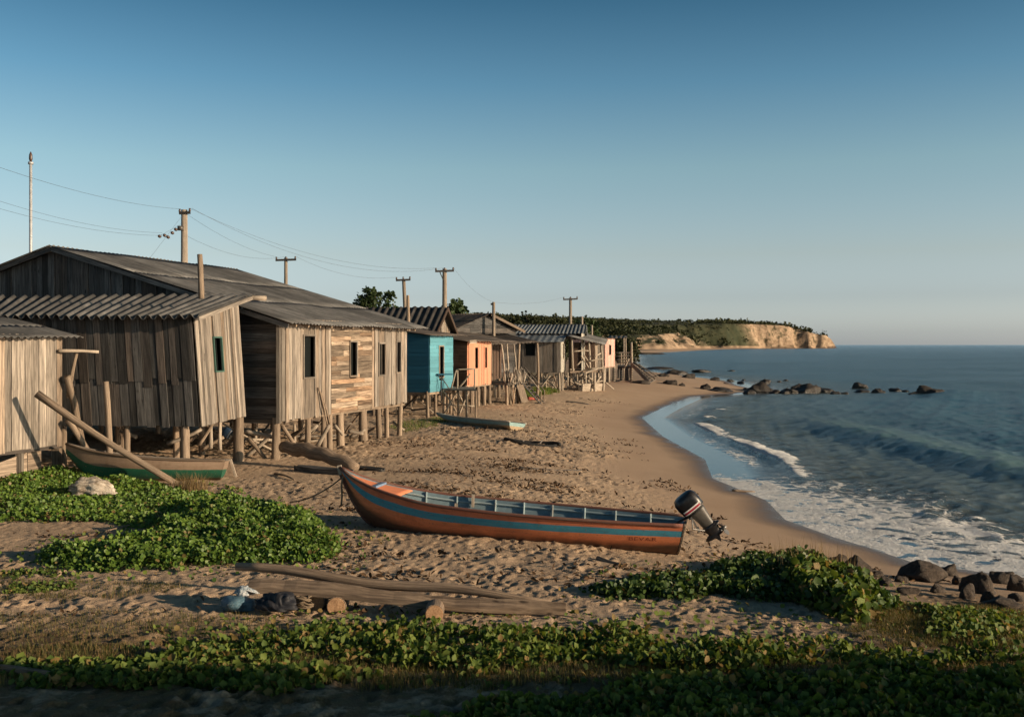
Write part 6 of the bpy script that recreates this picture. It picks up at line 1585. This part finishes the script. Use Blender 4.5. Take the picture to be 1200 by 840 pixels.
# twig on the sand among the creepers, driftwood at the lower left
for (x0, y0, x1, y1, r_, lab) in [(92, 634, 152, 620, .022, 'thin pale twig between the two creeper patches'), (-10, 790, 58, 800, .05, 'shaded branch lying in the lower left corner')]:
    a, b = G(x0, y0), G(x1, y1); mb = MB(); a.z += .05; b.z += .08; log_tube(mb, a, b, r_, r_*.5, k=.05); tag(mb.build('branch', M['log_wood'], None, smooth=True, orig=tuple(a)), lab, 'branch')
# ------------------------------------------------------------------ trees
def tree(name, label, base, H_, crown, n, lsz, seed, mt='tree_leaf', group=None, trunk_r=.12, cat='tree', up=.2, low=0.35):
    """crown: list of lobes (dx, dy, dz, rx, ry, rz) relative to the base"""
    r = np.random.default_rng(seed); b = Vector(base); t = thing(name, label, cat, tuple(b), group)
    mb = MB(); fork = b+Vector((r.normal()*.1*H_*.3, r.normal()*.1, H_*low)); mb.tube([b-Vector((0,0,.3)), b.lerp(fork, .5)+Vector((.05,0,0)), fork], [trunk_r*1.3, trunk_r, trunk_r*.85], n=8)
    for l in crown:
        e = b+Vector(l[:3]); mid = fork.lerp(e, .5)+Vector((r.normal()*.1, r.normal()*.1, -.1*H_*.2)); mb.tube([fork, mid, e], [trunk_r*.6, trunk_r*.4, trunk_r*.15], n=6)
        for k in range(3):
            q = e+Vector((r.normal()*l[3]*.5, r.normal()*l[4]*.5, r.normal()*l[5]*.4)); mb.tube([mid, q], [trunk_r*.25, trunk_r*.08], n=5)
    mb.build('trunk', M['log_wood'], t, smooth=True)
    vol = np.array([l[3]*l[4]*l[5] for l in crown]); w_ = vol**.67; w_ /= w_.sum(); P = []
    for l, wk in zip(crown, w_):
        m_ = int(n*wk); nc = max(5, m_//38)
        d = r.normal(size=(nc,3)); d /= np.linalg.norm(d, axis=1)[:,None]; cc = d*(r.random(nc)**.45)[:,None]*np.array(l[3:6])+np.array(l[:3])
        q = cc[r.integers(0, nc, m_)]+r.normal(size=(m_,3))*np.array(l[3:6])*.17
        P.append(q)
    P = np.concatenate(P)+np.array(b); P = P[P[:,2] > b.z-.05]
    V, Fq = leaves(P.astype(np.float32), lsz, up, r, (.15,0,.1))
    np_mesh('crown', V, Fq, M[mt], t, attrs=dict(rnd=np.repeat(r.random(len(P)), 6))); return t
def bgtree(label, px0, px1, ytop, d, n=2600, lsz=.26, seed=1, lobes=5, mt='tree_leaf', yb=None):
    cx = (px0+px1)/2; a = at(cx, ytop, d); z0 = h(a.x, d); b = (a.x, d, z0); Ht = max(a.z-z0, 1.5); w = (px1-px0)/F*d/2; r = np.random.default_rng(seed*7); cr = []
    for k in range(lobes):
        u = (k+.5)/lobes*2-1; rx = w/lobes*2.3; top = Ht*(1-.28*abs(u)**1.5-(.18*r.random() if k != lobes//2 else 0)); rz = min(Ht*.34, rx*1.1)
        cr.append((u*w*.8, r.normal()*w*.25, top-rz, rx, rx, rz))
        cr.append((u*w*.7, r.normal()*w*.3, (top-rz)*.62, rx*1.1, rx*1.1, rz*1.1))
    return tree('tree', label, b, Ht, cr, int(n*2.2), lsz*1.1, seed, mt, 'trees behind the houses', trunk_r=.10+Ht*.012, low=.25)
bgtree('open crowned tree left of the leaning pole, standing alone above the roof end', 412, 452, 335, 84, 2600, .20, 1, 4)
bgtree('lower right neighbour of the lone open crowned tree', 440, 472, 343, 86, 1300, .20, 2, 3)
bgtree('small round tree top between the leaning pole and the tallest mid pole', 488, 500, 355, 95, 500, .2, 3, 2)
bgtree('broad tree directly right of the tallest mid pole', 505, 560, 352, 105, 3600, .30, 4, 5)
bgtree('low bushy tree above the ridge of the dark gabled house', 548, 600, 365, 120, 2600, .32, 5, 5, 'tree_leaf2')
bgtree('tree right behind the bare pole', 575, 622, 366, 135, 2400, .34, 6, 4, 'tree_leaf2')
bgtree('twiggy tree standing a little higher above the blue grey roof', 606, 640, 363, 150, 2000, .34, 7, 3, 'tree_leaf2')
bgtree('low tree between the blue grey roof and the farthest pole', 632, 668, 371, 165, 2200, .38, 8, 4, 'tree_leaf2')
bgtree('dark tree right of the farthest pole', 664, 706, 371, 185, 2200, .40, 9, 4, 'tree_leaf')
bgtree('last rounded tree above the pink hut', 700, 748, 378, 230, 2000, .45, 10, 4, 'tree_leaf2')
bgtree('low bushes right behind the brown roof', 530, 585, 373, 92, 2200, .26, 11, 4, 'tree_leaf')
# big shrubs out of frame at the right, whose long shadow lies over the foreground
for i, (x, y, Hs, wx) in enumerate([(6.9, 3.6, 2.9, 1.8), (10.0, 3.8, 3.3, 2.0), (13.2, 3.9, 3.25, 2.1), (16.6, 3.9, 3.4, 2.2), (20.2, 3.9, 3.3, 2.1), (9.0, 1.2, 4.4, 2.0), (13.0, .8, 4.6, 2.2), (17.5, 1.0, 4.8, 2.3)]):
    b = (x, y, h(x, y)); cr = []
    for k in range(7):
        u = (k/6)*2-1; cr.append((u*wx*.8, random.uniform(-.4,.2), Hs*(.80-.10*abs(u)+random.uniform(-.05,.05)), wx*.42, .75, Hs*.22)); cr.append((u*wx*.8, random.uniform(-.4,.2), Hs*.42, wx*.42, .8, Hs*.34))
    tree('sea_grape_shrub', ['leafy shrub nearest the camera at the right, outside the frame', 'second leafy shrub outside the frame at the right', 'third leafy shrub outside the frame at the right', 'fourth leafy shrub outside the frame at the right', 'farthest leafy shrub of the front row outside the frame', 'tall shrub at the near end of the back row outside the frame', 'tall shrub in the middle of the back row outside the frame', 'tall shrub at the far end of the back row outside the frame'][i], b, Hs, cr, 7500, .24, 200+i, 'leaf_dark', 'shrubs beyond the right edge', .09, 'shrub')
# ------------------------------------------------------------------ scrub on the far hills: nobody could count it
def woods():
    r = np.random.default_rng(9); n = 90000; Yc = np.exp(r.uniform(math.log(130), math.log(1650), n)); px = r.uniform(430, 990, n); Xc = (px-600)/F*Yc+r.normal(size=n)*5
    S_ = sdist(Xc, Yc); z = H0(Xc, Yc, S_); z2 = H0(Xc+2, Yc); z3 = H0(Xc, Yc+2); sl = np.hypot(z2-z, z3-z)/2
    k = (z > 3.4) & (sl < np.where(((Yc > 900) & (Yc < 1182)) | (Yc < 540), 4.0, .30)) & (fbm(Xc, Yc, 55., 4, 90) > -.13+.2*(r.random(n)-.5)) & (S_ > 12); Xc, Yc, z = Xc[k][:19000], Yc[k][:19000], z[k][:19000]
    n = len(Xc); m_ = 16; sz = np.interp(Yc, [130, 400, 1000, 1650], [1.1, 1.9, 3.0, 3.8])*(.35+1.5*r.random(n)**2.5)*(1+1.2*fbm(Xc, Yc, 90., 3, 91))
    d = r.normal(size=(n, m_, 3)); d /= np.linalg.norm(d, axis=2)[...,None]; d[...,2] = np.abs(d[...,2])
    P = np.stack([Xc, Yc, z], 1)[:,None,:]+d*sz[:,None,None]*np.array([1, 1, .72])*(r.random((n, m_, 1))**.4)
    V, Fq = leaves(P.reshape(-1,3).astype(np.float32), np.repeat(sz*.42, m_).astype(np.float32)*(.6+.8*r.random(n*m_).astype(np.float32)), .35, r, (.1,0,.1))
    tag(np_mesh('hill_scrub', V, Fq, M['tree_leaf2'], attrs=dict(rnd=np.repeat(np.repeat(r.random(n), m_)*.7+.3*r.random(n*m_), 6))), 'low dark scrub covering the far hills and headland', 'scrub', kind='stuff')
woods()
